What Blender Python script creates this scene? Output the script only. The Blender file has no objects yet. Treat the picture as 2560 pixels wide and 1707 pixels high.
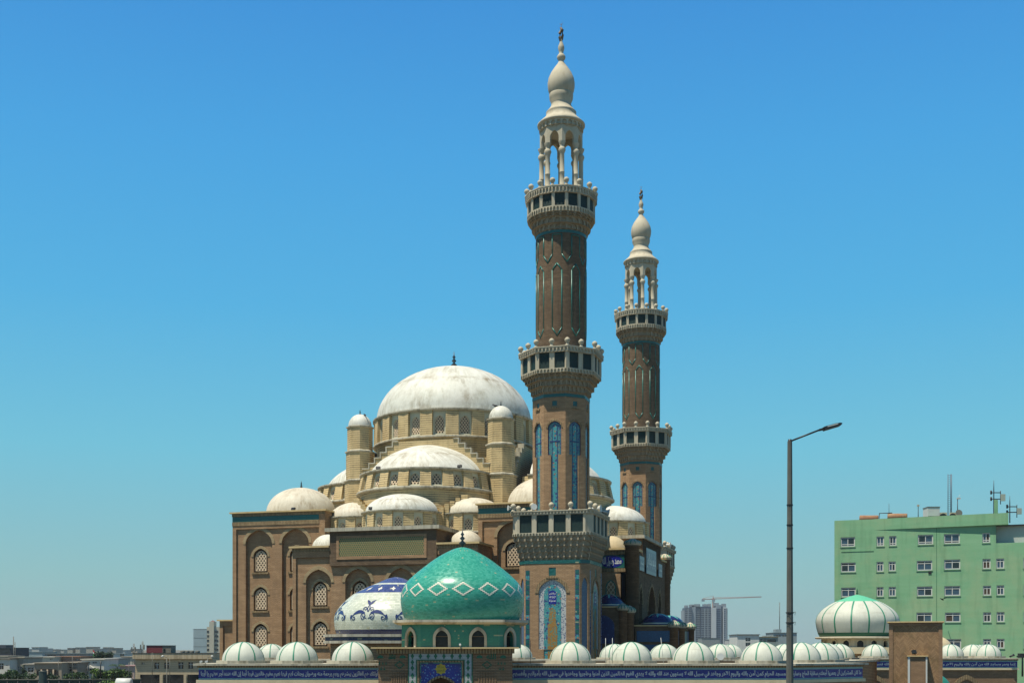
import bpy, math, random
from mathutils import Vector, geometry
from math import sin, cos, tan, pi, radians as R, sqrt, atan2, floor
random.seed(7)
SC = bpy.context.scene
COL = SC.collection

# ------------------------------------------------------------------ camera
F, HZ, EYE = 3000.0, 1622.0, 7.0           # focal length in photo pixels, horizon row, eye height
cam = bpy.data.cameras.new('camera')
cam.sensor_width = 36.0
cam.lens = 36.0 * F / 2560.0
cam.shift_y = (HZ - 853.5) / 2560.0
cam.clip_start, cam.clip_end = 0.5, 20000.0
cam_o = bpy.data.objects.new('camera', cam)
COL.objects.link(cam_o)
cam_o.location = (0, 0, EYE)
cam_o.rotation_euler = (R(90), 0, 0)
SC.camera = cam_o

# ------------------------------------------------------------------ sky, sun, exposure
EXPO = 0.5                                 # exposed so that sunlit white nearly clips
SUN_AZ, SUN_EL = R(-54), R(69)             # azimuth measured from -Y (towards camera) to +X
sun_dir = Vector((sin(SUN_AZ) * cos(SUN_EL), -cos(SUN_AZ) * cos(SUN_EL), sin(SUN_EL)))
world = bpy.data.worlds.new('World')
SC.world = world
world.use_nodes = True
wn, wl = world.node_tree.nodes, world.node_tree.links
wn.clear()
sky = wn.new('ShaderNodeTexSky')
sky.sky_type = 'NISHITA'
sky.sun_disc = False
sky.sun_elevation = SUN_EL
sky.sun_rotation = atan2(sun_dir.x, sun_dir.y)
sky.air_density, sky.dust_density, sky.ozone_density = 1.0, 0.6, 1.6
sky.altitude = 400
wb = wn.new('ShaderNodeBackground')
SKY_K = 0.08
wb.inputs['Strength'].default_value = SKY_K
# dusty summer air: the clear sky is veiled by an even blue-grey haze that thickens towards the horizon all round
wtc = wn.new('ShaderNodeTexCoord'); wsp = wn.new('ShaderNodeSeparateXYZ'); wl.new(wtc.outputs['Generated'], wsp.inputs[0])
wr = wn.new('ShaderNodeValToRGB'); wl.new(wsp.outputs[2], wr.inputs[0])
stops = [(0.0, (.30, .43, .45)), (.06, (.26, .51, .53)), (.16, (.165, .54, .70)), (.27, (.09, .45, .77)), (.38, (.066, .38, .77)), (.48, (.048, .295, .71)), (.75, (.022, .12, .34)), (1.0, (.013, .065, .21))]
while len(wr.color_ramp.elements) < len(stops): wr.color_ramp.elements.new(0.5)
for e_, (p_, c_) in zip(wr.color_ramp.elements, stops): e_.position = p_; e_.color = (*c_, 1)
wsc = wn.new('ShaderNodeVectorMath'); wsc.operation = 'SCALE'; wl.new(wr.outputs[0], wsc.inputs[0]); wsc.inputs['Scale'].default_value = 2.0 ** -EXPO / SKY_K
wmx = wn.new('ShaderNodeMix'); wmx.data_type = 'RGBA'; wmx.inputs['Factor'].default_value = 0.93
wl.new(sky.outputs[0], wmx.inputs[6]); wl.new(wsc.outputs[0], wmx.inputs[7])
wo = wn.new('ShaderNodeOutputWorld')
wl.new(wmx.outputs[2], wb.inputs[0])
wl.new(wb.outputs[0], wo.inputs[0])
sl = bpy.data.lights.new('sun', 'SUN')
sl.energy = 5.0
sl.angle = R(0.53)
sl.color = (1.0, 0.93, 0.78)
so = bpy.data.objects.new('sun', sl)
COL.objects.link(so)
so.location = (-60, 20, 120)
so.rotation_euler = sun_dir.to_track_quat('Z', 'Y').to_euler()
SC.view_settings.view_transform = 'Standard'
SC.view_settings.look = 'None'
SC.view_settings.exposure = EXPO
SC.view_settings.gamma = 1.0
SC.view_settings.use_curve_mapping = False
SC.cycles.max_bounces = 6
SC.cycles.diffuse_bounces = 3

# ------------------------------------------------------------------ materials
MATS = {}
ALB = 0.78                                 # all base colours are scaled together to suit the exposure
class NT:
    def __init__(s, name):
        s.m = bpy.data.materials.new(name); s.m.use_nodes = True
        s.t = s.m.node_tree; s.n = s.t.nodes; s.l = s.t.links
        s.b = s.n['Principled BSDF']; MATS[name] = s.m
    def new(s, t, **k):
        n = s.n.new(t)
        for a, v in k.items(): setattr(n, a, v)
        return n
    def put(s, sock, v):
        if isinstance(v, bpy.types.NodeSocket): s.l.new(v, sock)
        else: sock.default_value = v
    def math(s, op, a, b=0.0, c=0.0):
        n = s.new('ShaderNodeMath', operation=op)
        for i, v in enumerate((a, b, c)): s.put(n.inputs[i], v)
        return n.outputs[0]
    def mix(s, f, a, b, mode='MIX'):
        n = s.new('ShaderNodeMix', data_type='RGBA', blend_type=mode)
        s.put(n.inputs['Factor'], f)
        for k, v in (('A', a), ('B', b)):
            sock = [q for q in n.inputs if q.name == k and q.type == 'RGBA'][0]
            s.put(sock, v if isinstance(v, bpy.types.NodeSocket) else (*v[:3], 1.0))
        return [q for q in n.outputs if q.type == 'RGBA'][0]
    def noise(s, vec, scale, detail=4, rough=0.55):
        n = s.new('ShaderNodeTexNoise'); s.put(n.inputs['Vector'], vec)
        n.inputs['Scale'].default_value = scale; n.inputs['Detail'].default_value = detail
        n.inputs['Roughness'].default_value = rough
        return n.outputs['Fac']
    def ramp(s, v, lo, hi):
        n = s.new('ShaderNodeMapRange'); n.clamp = True
        s.put(n.inputs[0], v); n.inputs[1].default_value = lo; n.inputs[2].default_value = hi
        return n.outputs[0]
    def comb(s, x, y, z):
        n = s.new('ShaderNodeCombineXYZ')
        for i, v in enumerate((x, y, z)): s.put(n.inputs[i], v)
        return n.outputs[0]
    def wnoise(s, vec):
        n = s.new('ShaderNodeTexWhiteNoise', noise_dimensions='3D'); s.put(n.inputs['Vector'], vec)
        return n.outputs['Value']
    def coords(s):
        tc = s.new('ShaderNodeTexCoord')
        s.obj, s.gen = tc.outputs['Object'], tc.outputs['Generated']
        sp = s.new('ShaderNodeSeparateXYZ'); s.l.new(s.obj, sp.inputs[0])
        s.x, s.y, s.z = sp.outputs
    def out(s, col, rough=0.8, spec=0.3, bump=None, bs=0.3, bd=0.02, metal=0.0, coat=0.0):
        s.put(s.b.inputs['Base Color'], s.mix(1.0, col, (ALB, ALB, ALB * .97), 'MULTIPLY'))
        s.put(s.b.inputs['Roughness'], rough)
        s.b.inputs['Specular IOR Level'].default_value = spec
        s.b.inputs['Metallic'].default_value = metal
        s.b.inputs['Coat Weight'].default_value = coat
        s.b.inputs['Coat Roughness'].default_value = 0.15
        if bump is not None:
            n = s.new('ShaderNodeBump'); n.inputs['Strength'].default_value = bs
            n.inputs['Distance'].default_value = bd
            s.put(n.inputs['Height'], bump); s.l.new(n.outputs[0], s.b.inputs['Normal'])
        return s.m

def mul(c, k): return tuple(v * k for v in c)

def m_brick(name, c1, c2, joint, ch=0.1, bw=0.28, jw=0.32, stain=(0.06, 0.05, 0.04), sa=0.5, vert=False, bs=0.5, spots=None):
    t = NT(name); t.coords()
    s = t.math('MULTIPLY_ADD', t.y, 0.62, t.x)
    zz = t.z
    if vert: s, zz = t.z, s
    r = t.math('DIVIDE', zz, ch); row = t.math('FLOOR', r); fr = t.math('FRACT', r)
    q = t.math('MULTIPLY_ADD', row, 0.5, t.math('DIVIDE', s, bw)); colm = t.math('FLOOR', q)
    fq = t.math('FRACT', q)
    wn_ = t.wnoise(t.comb(row, colm, 3.7))
    big = t.noise(t.obj, 0.35, 5)
    rowv = t.wnoise(t.comb(row, t.math('FLOOR', t.math('DIVIDE', s, 1.7)), 1.3))
    f = t.math('ADD', t.math('MULTIPLY', wn_, 0.55), t.math('MULTIPLY', rowv, 0.35))
    c = t.mix(f, c1, c2)
    c = t.mix(t.math('MULTIPLY', t.ramp(big, 0.35, 0.75), 0.6), c, mul(c1, 0.62))
    mid = t.noise(t.comb(t.math('MULTIPLY', t.x, .8), t.math('MULTIPLY', t.y, .8), t.math('MULTIPLY', t.z, 2.6)), 1.5, 6, .7)
    c = t.mix(t.math('MULTIPLY', t.ramp(mid, 0.4, 0.7), 0.45), c, mul(c2, 0.8))
    c = t.mix(t.math('MULTIPLY', t.ramp(mid, 0.5, 0.25), 0.5), c, (min(c1[0] * 1.35, .8), min(c1[1] * 1.35, .8), min(c1[2] * 1.35, .8)))
    st = t.noise(t.comb(t.math('MULTIPLY', t.x, 1.0), t.math('MULTIPLY', t.y, 1.0), t.math('MULTIPLY', t.z, 0.16)), 1.3, 5)
    c = t.mix(t.math('MULTIPLY', t.ramp(st, 0.52, 0.8), sa), c, stain)
    j1 = t.math('LESS_THAN', fr, jw)
    j2 = t.math('MULTIPLY', t.math('LESS_THAN', fq, 0.06), 0.6)
    jm = t.math('MAXIMUM', j1, j2)
    c = t.mix(t.math('MULTIPLY', jm, 0.85), c, joint)
    return t.out(c, 0.9, 0.15, t.math('SUBTRACT', 1.0, jm), bs, 0.03)

def m_stone(name, c1, c2, stain, sa=0.5, ch=0.0, jd=0.45, rough=0.85, lo=0.5, hi=0.78, bs=0.15, streak=0.14):
    t = NT(name); t.coords()
    n1 = t.noise(t.obj, 0.6, 6); n2 = t.noise(t.obj, 7.0, 4)
    c = t.mix(t.ramp(n1, 0.3, 0.7), c1, c2)
    c = t.mix(t.math('MULTIPLY', t.ramp(n2, 0.45, 0.8), 0.3), c, mul(c1, 0.75))
    st = t.noise(t.comb(t.x, t.y, t.math('MULTIPLY', t.z, streak)), 2.2, 6, 0.65)
    c = t.mix(t.math('MULTIPLY', t.ramp(st, lo, hi), sa), c, stain)
    h = n2
    if ch:
        fr = t.math('FRACT', t.math('DIVIDE', t.z, ch)); row = t.math('FLOOR', t.math('DIVIDE', t.z, ch))
        s = t.math('MULTIPLY_ADD', t.y, 0.62, t.x)
        q = t.math('MULTIPLY_ADD', row, 0.5, t.math('DIVIDE', s, 1.1))
        wv = t.wnoise(t.comb(row, t.math('FLOOR', q), 2.0))
        c = t.mix(t.math('MULTIPLY', wv, 0.22), c, mul(c1, 0.7))
        jm = t.math('MAXIMUM', t.math('LESS_THAN', fr, 0.2), t.math('MULTIPLY', t.math('LESS_THAN', t.math('FRACT', q), 0.03), 0.5))
        wob = t.ramp(t.noise(t.obj, 0.9, 3), 0.3, 0.6)
        c = t.mix(t.math('MULTIPLY', t.math('MULTIPLY', jm, jd), wob), c, (0.05, 0.035, 0.02))
        h = t.math('SUBTRACT', n2, jm)
    return t.out(c, rough, 0.25, h, bs, 0.03)

def m_dome(name, c1, stain, sa=0.7, lo=0.5, hi=0.72, rough=0.6, sc=1.0, green=0.15):
    t = NT(name); t.coords()
    sp = t.new('ShaderNodeSeparateXYZ'); t.l.new(t.gen, sp.inputs[0])
    ang = t.math('ARCTAN2', t.math('SUBTRACT', sp.outputs[1], 0.5), t.math('SUBTRACT', sp.outputs[0], 0.5))
    oi = t.new('ShaderNodeObjectInfo').outputs['Random']
    shift = t.new('ShaderNodeVectorMath', operation='ADD'); t.l.new(t.obj, shift.inputs[0]); t.l.new(t.comb(t.math('MULTIPLY', oi, 37.0), t.math('MULTIPLY', oi, 19.0), t.math('MULTIPLY', oi, 7.0)), shift.inputs[1]); t.obj = shift.outputs[0]
    st = t.noise(t.comb(t.math('MULTIPLY', ang, 5.0), t.math('MULTIPLY', sp.outputs[2], 1.3), t.math('MULTIPLY', oi, 50.0)), 1.9 * sc, 8, 0.75)
    n1 = t.noise(t.obj, 0.45, 7, 0.65); n3 = t.noise(t.obj, 3.5, 5)
    c = t.mix(t.ramp(n3, 0.3, 0.75), c1, mul(c1, 0.9))
    c = t.mix(t.math('MULTIPLY', t.math('MULTIPLY', t.ramp(st, lo, hi), t.ramp(n1, 0.36, 0.62)), sa), c, stain)
    c = t.mix(t.math('MULTIPLY', t.ramp(t.noise(t.obj, 0.22, 3), 0.45, 0.7), green), c, (0.52, 0.62, 0.52))
    bl = t.noise(t.obj, 1.1, 8, 0.72)
    c = t.mix(t.math('MULTIPLY', t.math('MULTIPLY', t.ramp(bl, 0.52, 0.68), t.ramp(sp.outputs[2], 0.15, 0.7)), sa * 0.4), c, stain)
    # a ragged ring of dirt part way up
    zr = t.math('ADD', sp.outputs[2], t.math('MULTIPLY', t.math('SUBTRACT', n3, 0.5), 0.12))
    ring = t.math('SUBTRACT', 1.0, t.ramp(t.math('ABSOLUTE', t.math('SUBTRACT', zr, 0.62)), 0.0, 0.035))
    c = t.mix(t.math('MULTIPLY', t.math('MULTIPLY', ring, t.ramp(n1, 0.45, 0.6)), sa * 0.7), c, stain)
    return t.out(c, rough, 0.3, t.math('ADD', n3, n1), 0.2, 0.05)

def m_tile(name, base, var, grout, th=0.07, tw=0.16, rough=0.18, spec=0.5, cx=0.0, cy=0.0, rad=3.0, dirt=0.0):
    t = NT(name); t.coords()
    ang = t.math('MULTIPLY', t.math('ARCTAN2', t.math('SUBTRACT', t.y, cy), t.math('SUBTRACT', t.x, cx)), rad)
    row = t.math('FLOOR', t.math('DIVIDE', t.z, th)); fr = t.math('FRACT', t.math('DIVIDE', t.z, th))
    q = t.math('MULTIPLY_ADD', row, 0.5, t.math('DIVIDE', ang, tw)); fq = t.math('FRACT', q)
    w = t.wnoise(t.comb(row, t.math('FLOOR', q), 5.1))
    c = t.mix(w, base, var)
    c = t.mix(t.math('MULTIPLY', t.math('GREATER_THAN', w, 0.985), 0.7), c, (0.45, 0.42, 0.25))
    big = t.noise(t.obj, 0.7, 4)
    c = t.mix(t.math('MULTIPLY', t.ramp(big, 0.4, 0.75), 0.18), c, mul(base, 0.75))
    if dirt:
        st = t.noise(t.comb(t.math('MULTIPLY', ang, 1.0), 0.0, t.math('MULTIPLY', t.z, 0.4)), 1.5, 6, 0.7)
        c = t.mix(t.math('MULTIPLY', t.ramp(st, 0.55, 0.75), dirt), c, (0.38, 0.33, 0.2))
    jm = t.math('MAXIMUM', t.math('LESS_THAN', fr, 0.14), t.math('LESS_THAN', fq, 0.07))
    c = t.mix(t.math('MULTIPLY', jm, 0.6), c, grout)
    h = t.math('ADD', t.math('MULTIPLY', w, 0.6), t.math('SUBTRACT', 1.0, jm))
    return t.out(c, t.math('MULTIPLY_ADD', w, 0.2, rough), spec, h, 0.06, 0.02)

def m_floral(name, base, cols, scale=6.0, rough=0.3, dens=0.36):
    """glazed tile print: blossoms and leaves scattered on a ground colour"""
    t = NT(name); t.coords()
    c = base
    first = None
    for i, (col, k, th) in enumerate(cols):
        v = t.new('ShaderNodeTexVoronoi'); v.feature = 'F1'
        vec = t.new('ShaderNodeVectorMath', operation='ADD'); t.l.new(t.obj, vec.inputs[0])
        vec.inputs[1].default_value = (i * 1.7, i * 2.3, i * 0.9)
        t.l.new(vec.outputs[0], v.inputs['Vector']); v.inputs['Scale'].default_value = scale * k
        v.inputs['Randomness'].default_value = 0.75
        f = t.math('LESS_THAN', v.outputs['Distance'], th)
        c = t.mix(f, c, col)
    n = t.noise(t.obj, 2.0, 3)
    c = t.mix(t.math('MULTIPLY', n, 0.25), c, mul(base, 0.6))
    return t.out(c, rough, 0.5)

def m_plain(name, col, rough=0.6, spec=0.4, metal=0.0, var=0.12, sc=4.0, coat=0.0):
    t = NT(name); t.coords()
    c = t.mix(t.math('MULTIPLY', t.ramp(t.noise(t.obj, sc, 5), 0.3, 0.75), var * 2), col, mul(col, 0.65))
    return t.out(c, rough, spec, metal=metal, coat=coat)

def m_screen(name, dark, line):
    t = NT(name); t.coords()
    s = t.math('MULTIPLY_ADD', t.y, 0.62, t.x)
    a = t.math('FRACT', t.math('MULTIPLY', t.math('ADD', s, t.z), 9.0))
    b = t.math('FRACT', t.math('MULTIPLY', t.math('SUBTRACT', s, t.z), 9.0))
    f = t.math('MAXIMUM', t.math('LESS_THAN', a, 0.22), t.math('LESS_THAN', b, 0.22))
    return t.out(t.mix(f, dark, line), 0.6, 0.3, f, 0.3, 0.02)

def m_glass(name, col, rough=0.08):
    t = NT(name); t.coords()
    return t.out(t.mix(t.noise(t.obj, 0.6, 2), col, mul(col, 0.5)), rough, 0.8)

BRICK = m_brick('brown_brick', (0.58, 0.375, 0.215), (0.41, 0.255, 0.142), (0.1, 0.066, 0.043), stain=(0.11, 0.08, 0.055), sa=0.4)
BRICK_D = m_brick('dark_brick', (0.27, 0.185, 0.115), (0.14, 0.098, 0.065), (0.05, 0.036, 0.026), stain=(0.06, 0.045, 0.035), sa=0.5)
BRICK_V = m_brick('soldier_brick', (0.44, 0.325, 0.185), (0.29, 0.205, 0.115), (0.08, 0.055, 0.035), ch=0.14, bw=0.5, vert=True)
ARCHB = m_brick('arch_brick', (0.6, 0.47, 0.28), (0.44, 0.33, 0.19), (0.13, 0.095, 0.06), ch=0.09, bw=0.2, sa=0.3)
BRICK_F = m_brick('front_brick', (0.42, 0.27, 0.16), (0.3, 0.19, 0.115), (0.08, 0.055, 0.038), ch=0.075, bw=0.24, sa=0.3)
TAN = m_stone('tan_stone', (0.72, 0.56, 0.31), (0.62, 0.46, 0.235), (0.26, 0.21, 0.12), 0.5, ch=0.21, jd=1.0)
TAN_D = m_stone('tan_plaster', (0.6, 0.47, 0.28), (0.5, 0.38, 0.21), (0.22, 0.18, 0.1), 0.5)
LEDGE = m_stone('grey_ledge', (0.56, 0.52, 0.42), (0.46, 0.43, 0.34), (0.12, 0.11, 0.08), 0.75, lo=0.47, hi=0.68, streak=0.05)
CREAM = m_stone('cream_concrete', (0.58, 0.52, 0.4), (0.48, 0.43, 0.32), (0.24, 0.17, 0.1), 0.55)
CREAMG = m_stone('carved_concrete', (0.4, 0.33, 0.23), (0.32, 0.26, 0.18), (0.15, 0.11, 0.07), 0.5)
WINSUR = m_stone('greenish_plaster', (0.7, 0.67, 0.52), (0.62, 0.6, 0.45), (0.34, 0.4, 0.29), 0.5)
PALE = m_stone('pale_stone_trim', (0.72, 0.62, 0.42), (0.62, 0.52, 0.34), (0.3, 0.24, 0.15), 0.4)
COPE = m_stone('yellow_coping', (0.68, 0.52, 0.27), (0.58, 0.44, 0.23), (0.25, 0.18, 0.1), 0.4)
LATT = m_stone('lattice_stone', (0.76, 0.61, 0.44), (0.68, 0.53, 0.37), (0.35, 0.26, 0.16), 0.35)
DOMEW = m_dome('white_dome_plaster', (0.75, 0.745, 0.68), (0.28, 0.23, 0.15), 0.95, 0.42, 0.66)
DOMEW2 = m_dome('stained_dome_plaster', (0.7, 0.645, 0.53), (0.32, 0.24, 0.15), 0.85, 0.42, 0.64)
DOMEC = m_dome('clean_white_plaster', (0.6, 0.62, 0.545), (0.36, 0.34, 0.27), 0.7, 0.48, 0.78, green=0.25)
DOMET = m_dome('tan_dome_plaster', (0.62, 0.5, 0.31), (0.3, 0.24, 0.15), 0.4)
TURQ = m_tile('turquoise_tile', (0.03, 0.29, 0.21), (0.068, 0.4, 0.3), (0.018, 0.13, 0.1), rad=3.0, th=.07, tw=.15, rough=.22, spec=.35)
TURQ_W = m_tile('turquoise_wall_tile', (0.02, 0.19, 0.135), (0.03, 0.24, 0.17), (0.02, 0.13, 0.1), rad=2.8, rough=0.35)
BWHITE = m_tile('white_tile', (0.55, 0.59, 0.49), (0.7, 0.73, 0.62), (0.3, 0.32, 0.26), th=0.11, tw=0.22, rad=4.0, dirt=0.45, rough=0.16)
BLUET = m_tile('blue_tile', (0.035, 0.052, 0.17), (0.05, 0.072, 0.23), (0.15, 0.17, 0.24), th=0.11, tw=0.22, rad=4.0, rough=0.22)
NAVY = m_tile('navy_tile', (0.008, 0.014, 0.07), (0.015, 0.024, 0.1), (0.05, 0.06, 0.1), th=0.11, tw=0.22, rad=4.0)
MOTIF = m_plain('blue_glaze', (0.035, 0.05, 0.16), 0.25, 0.5)
WHITEG = m_plain('white_glaze', (0.78, 0.74, 0.62), 0.3, 0.5, var=0.05)
GREENR = m_plain('green_paint', (0.03, 0.25, 0.15), 0.55)
GREENC = m_plain('light_green_paint', (0.12, 0.5, 0.3), 0.55, var=0.08)
GREEND = m_plain('dark_green_paint', (0.02, 0.14, 0.075), 0.55)
TEAL = m_tile('teal_tile', (0.004, 0.095, 0.09), (0.008, 0.14, 0.13), (0.004, 0.06, 0.06), th=0.12, tw=0.2, rough=0.3)
TEALR = m_plain('teal_glazed_brick', (0.01, 0.18, 0.145), 0.35, 0.5)
SCREEN = m_screen('balcony_mesh', (0.004, 0.01, 0.01), (0.012, 0.06, 0.052))
DARK = m_plain('window_dark', (0.008, 0.009, 0.01), 0.3, 0.4)
BLACK = m_plain('black_metal', (0.02, 0.022, 0.024), 0.5, 0.4)
FINIAL = m_plain('finial_iron', (0.03, 0.045, 0.05), 0.4, 0.5)
BRONZE = m_plain('weathered_brown', (0.16, 0.11, 0.06), 0.6)
GALV = m_plain('galvanised_steel', (0.14, 0.14, 0.12), 0.6, 0.4, var=0.38, sc=3.0)
GREYW = m_plain('light_grey_metal', (0.6, 0.62, 0.6), 0.5)
BORDER = m_floral('white_arabesque_tile', (0.55, 0.57, 0.56), [((0.08, 0.1, 0.22), 1.3, 0.42), ((0.58, 0.6, 0.6), 1.9, 0.32), ((0.04, 0.05, 0.14), 2.6, 0.24)], 6.0)
FLOR_T = m_floral('turquoise_floral_tile', (0.07, 0.32, 0.34), [((0.03, 0.13, 0.2), 1.8, 0.3), ((0.04, 0.05, 0.2), 0.8, 0.34), ((0.42, 0.18, 0.08), 0.8, 0.24), ((0.6, 0.56, 0.45), 0.9, 0.16)], 4.2)
FLOR_O = m_floral('ochre_floral_tile', (0.36, 0.2, 0.045), [((0.06, 0.3, 0.28), 1.0, 0.4), ((0.4, 0.22, 0.05), 1.0, 0.28), ((0.2, 0.05, 0.1), 1.3, 0.2)], 6.5)
FLOR_B = m_floral('blue_floral_tile', (0.07, 0.22, 0.25), [((0.045, 0.055, 0.2), 0.9, 0.4), ((0.09, 0.3, 0.31), 1.7, 0.3), ((0.36, 0.22, 0.08), 1.2, 0.22), ((0.03, 0.04, 0.16), 2.2, 0.2)], 4.2)
FLOR_G = m_floral('gate_floral_tile', (0.016, 0.028, 0.3), [((0.16, 0.34, 0.62), 1.0, 0.26), ((0.016, 0.028, 0.3), 1.2, 0.18), ((0.55, 0.12, 0.06), 1.1, 0.11), ((0.6, 0.36, 0.05), 0.8, 0.12), ((0.75, 0.75, 0.7), 1.6, 0.08)], 7.0)
FLOR_D = m_floral('dusky_blue_tile', (0.03, 0.05, 0.17), [((0.05, 0.12, 0.3), 1.0, 0.32), ((0.02, 0.03, 0.12), 1.7, 0.2), ((0.25, 0.3, 0.35), 1.4, 0.08)], 5.0)
FLOR_S = m_floral('blue_panel_tile', (0.015, 0.08, 0.2), [((0.02, 0.12, 0.27), 1.3, 0.35), ((0.015, 0.06, 0.15), 2.0, 0.2)], 6.0)
LAPIS = m_floral('lapis_tile', (0.014, 0.019, 0.25), [((0.03, 0.05, 0.36), 1.0, 0.3), ((0.008, 0.012, 0.17), 2.2, 0.2), ((0.1, 0.2, 0.5), 3.2, 0.12)], 7.0, rough=0.25)
AQUAB = m_floral('aqua_border_tile', (0.2, 0.42, 0.45), [((0.5, 0.6, 0.58), 1.0, 0.22), ((0.05, 0.2, 0.32), 1.5, 0.2)], 14.0)
SCRIPT = m_plain('white_script_glaze', (0.8, 0.82, 0.8), 0.3, 0.5, var=0.04)
YELLOWG = m_plain('yellow_glaze', (0.55, 0.4, 0.03), 0.3, 0.5)
OLIVE = m_plain('olive_glaze', (0.2, 0.22, 0.03), 0.35)
BLUEDOME = m_plain('deep_blue_glaze', (0.015, 0.02, 0.1), 0.25, 0.5)
AQUADOME = m_plain('aqua_glaze', (0.1, 0.42, 0.34), 0.3, 0.5)
LIGHTBLUE = m_floral('pale_blue_script_tile', (0.1, 0.16, 0.25), [((0.13, 0.23, 0.3), 1.4, 0.3), ((0.06, 0.07, 0.2), 1.8, 0.2)], 4.0)

# ------------------------------------------------------------------ mesh helpers
class MB:
    def __init__(s): s.v, s.f, s.mi, s.sm = [], [], [], []
    def add(s, pts): i = len(s.v); s.v.extend(tuple(p) for p in pts); return i
    def face(s, *idx, m=0, smooth=False): s.f.append(idx); s.mi.append(m); s.sm.append(smooth)
    def poly(s, pts, m=0): i = s.add(pts); s.face(*range(i, i + len(pts)), m=m)
    def box(s, x0, x1, y0, y1, z0, z1, m=0):
        i = s.add([(x0, y0, z0), (x1, y0, z0), (x1, y1, z0), (x0, y1, z0), (x0, y0, z1), (x1, y0, z1), (x1, y1, z1), (x0, y1, z1)])
        for q in ((3, 2, 1, 0), (4, 5, 6, 7), (0, 1, 5, 4), (1, 2, 6, 5), (2, 3, 7, 6), (3, 0, 4, 7)): s.face(*[i + k for k in q], m=m)
    def fbox(s, fr, s0, s1, z0, z1, d0, d1, m=0):
        i = s.add([fr(s0, z0, d1), fr(s1, z0, d1), fr(s1, z0, d0), fr(s0, z0, d0), fr(s0, z1, d1), fr(s1, z1, d1), fr(s1, z1, d0), fr(s0, z1, d0)])
        for q in ((3, 2, 1, 0), (4, 5, 6, 7), (0, 1, 5, 4), (1, 2, 6, 5), (2, 3, 7, 6), (3, 0, 4, 7)): s.face(*[i + k for k in q], m=m)
    def prism(s, pts, z0, z1, m=0, pts1=None):
        n = len(pts); p1 = pts1 or pts
        i = s.add([(x, y, z0) for x, y in pts] + [(x, y, z1) for x, y in p1])
        s.face(*range(i + n - 1, i - 1, -1), m=m); s.face(*range(i + n, i + 2 * n), m=m)
        for k in range(n): s.face(i + k, i + (k + 1) % n, i + n + (k + 1) % n, i + n + k, m=m)
    def lathe(s, prof, n=32, cx=0, cy=0, a0=0.0, a1=2 * pi, m=0, smooth=True, rot=0.0, lobes=0, amp=0.0):
        full = abs(a1 - a0 - 2 * pi) < 1e-6; cols = n if full else n + 1
        i = len(s.v)
        for r, z in prof:
            for k in range(cols):
                a = a0 + (a1 - a0) * k / n + rot
                rr = r * (1 + amp * abs(sin(lobes * a / 2))) if lobes else r
                s.v.append((cx + rr * cos(a), cy + rr * sin(a), z))
        for j in range(len(prof) - 1):
            for k in range(n):
                k2 = (k + 1) % cols
                s.face(i + j * cols + k, i + j * cols + k2, i + (j + 1) * cols + k2, i + (j + 1) * cols + k, m=m, smooth=smooth)
    def tube(s, pts, r, n=6, m=0):
        pts = [Vector(p) for p in pts]; rings = []
        rs = r if isinstance(r, (list, tuple)) else [r] * len(pts)
        for j, p in enumerate(pts):
            d = (pts[min(j + 1, len(pts) - 1)] - pts[max(j - 1, 0)]).normalized()
            a = d.cross(Vector((0, 0, 1)))
            if a.length < 1e-3: a = d.cross(Vector((0, 1, 0)))
            a.normalize(); b = d.cross(a)
            rings.append(s.add([p + (a * cos(2 * pi * k / n) + b * sin(2 * pi * k / n)) * rs[j] for k in range(n)]))
        for j in range(len(pts) - 1):
            for k in range(n): s.face(rings[j] + k, rings[j] + (k + 1) % n, rings[j + 1] + (k + 1) % n, rings[j + 1] + k, m=m, smooth=True)
        s.face(*[rings[0] + k for k in range(n)][::-1], m=m); s.face(*[rings[-1] + k for k in range(n)], m=m)
    def panel(s, fr, outer, holes=(), d=0.0, m=0):
        """flat wall (s,z) polygon with holes, on frame fr at depth d"""
        loops = [[Vector((a, b, 0)) for a, b in lp] for lp in (outer, *holes)]
        flat = [p for lp in loops for p in lp]
        i = s.add([fr(p.x, p.y, d) for p in flat])
        for t in geometry.tessellate_polygon(loops): s.face(*[i + k for k in t], m=m)
    def reveal(s, fr, loop, d0, d1, m=0, closed=True):
        n = len(loop); i = s.add([fr(a, b, d0) for a, b in loop] + [fr(a, b, d1) for a, b in loop])
        for k in range(n if closed else n - 1): s.face(i + k, i + (k + 1) % n, i + n + (k + 1) % n, i + n + k, m=m)
    def slab(s, fr, loop, d0, d1, m=0):
        s.panel(fr, loop, (), d1, m); s.reveal(fr, loop, d0, d1, m)
    def ring(s, fr, inner, outer, d0, d1, m=0):
        """strip between two open polylines of the same length, proud of the wall"""
        n = len(inner); i = s.add([fr(*p, d1) for p in inner] + [fr(*p, d1) for p in outer] + [fr(*p, d0) for p in inner] + [fr(*p, d0) for p in outer])
        for k in range(n - 1):
            s.face(i + k, i + k + 1, i + n + k + 1, i + n + k, m=m)
            s.face(i + k, i + 2 * n + k, i + 2 * n + k + 1, i + k + 1, m=m)
            s.face(i + n + k, i + n + k + 1, i + 3 * n + k + 1, i + 3 * n + k, m=m)
        for k in (0, n - 1): s.face(i + k, i + n + k, i + 3 * n + k, i + 2 * n + k, m=m)
    def build(s, name, mats, parent=None, kind=None):
        me = bpy.data.meshes.new(name); me.from_pydata(s.v, [], s.f)
        for m in (mats if isinstance(mats, (list, tuple)) else [mats]): me.materials.append(m)
        me.polygons.foreach_set('material_index', s.mi); me.polygons.foreach_set('use_smooth', s.sm)
        me.update()
        o = bpy.data.objects.new(name, me); COL.objects.link(o)
        if parent: o.parent = parent
        if kind: o['kind'] = kind
        return o

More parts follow.
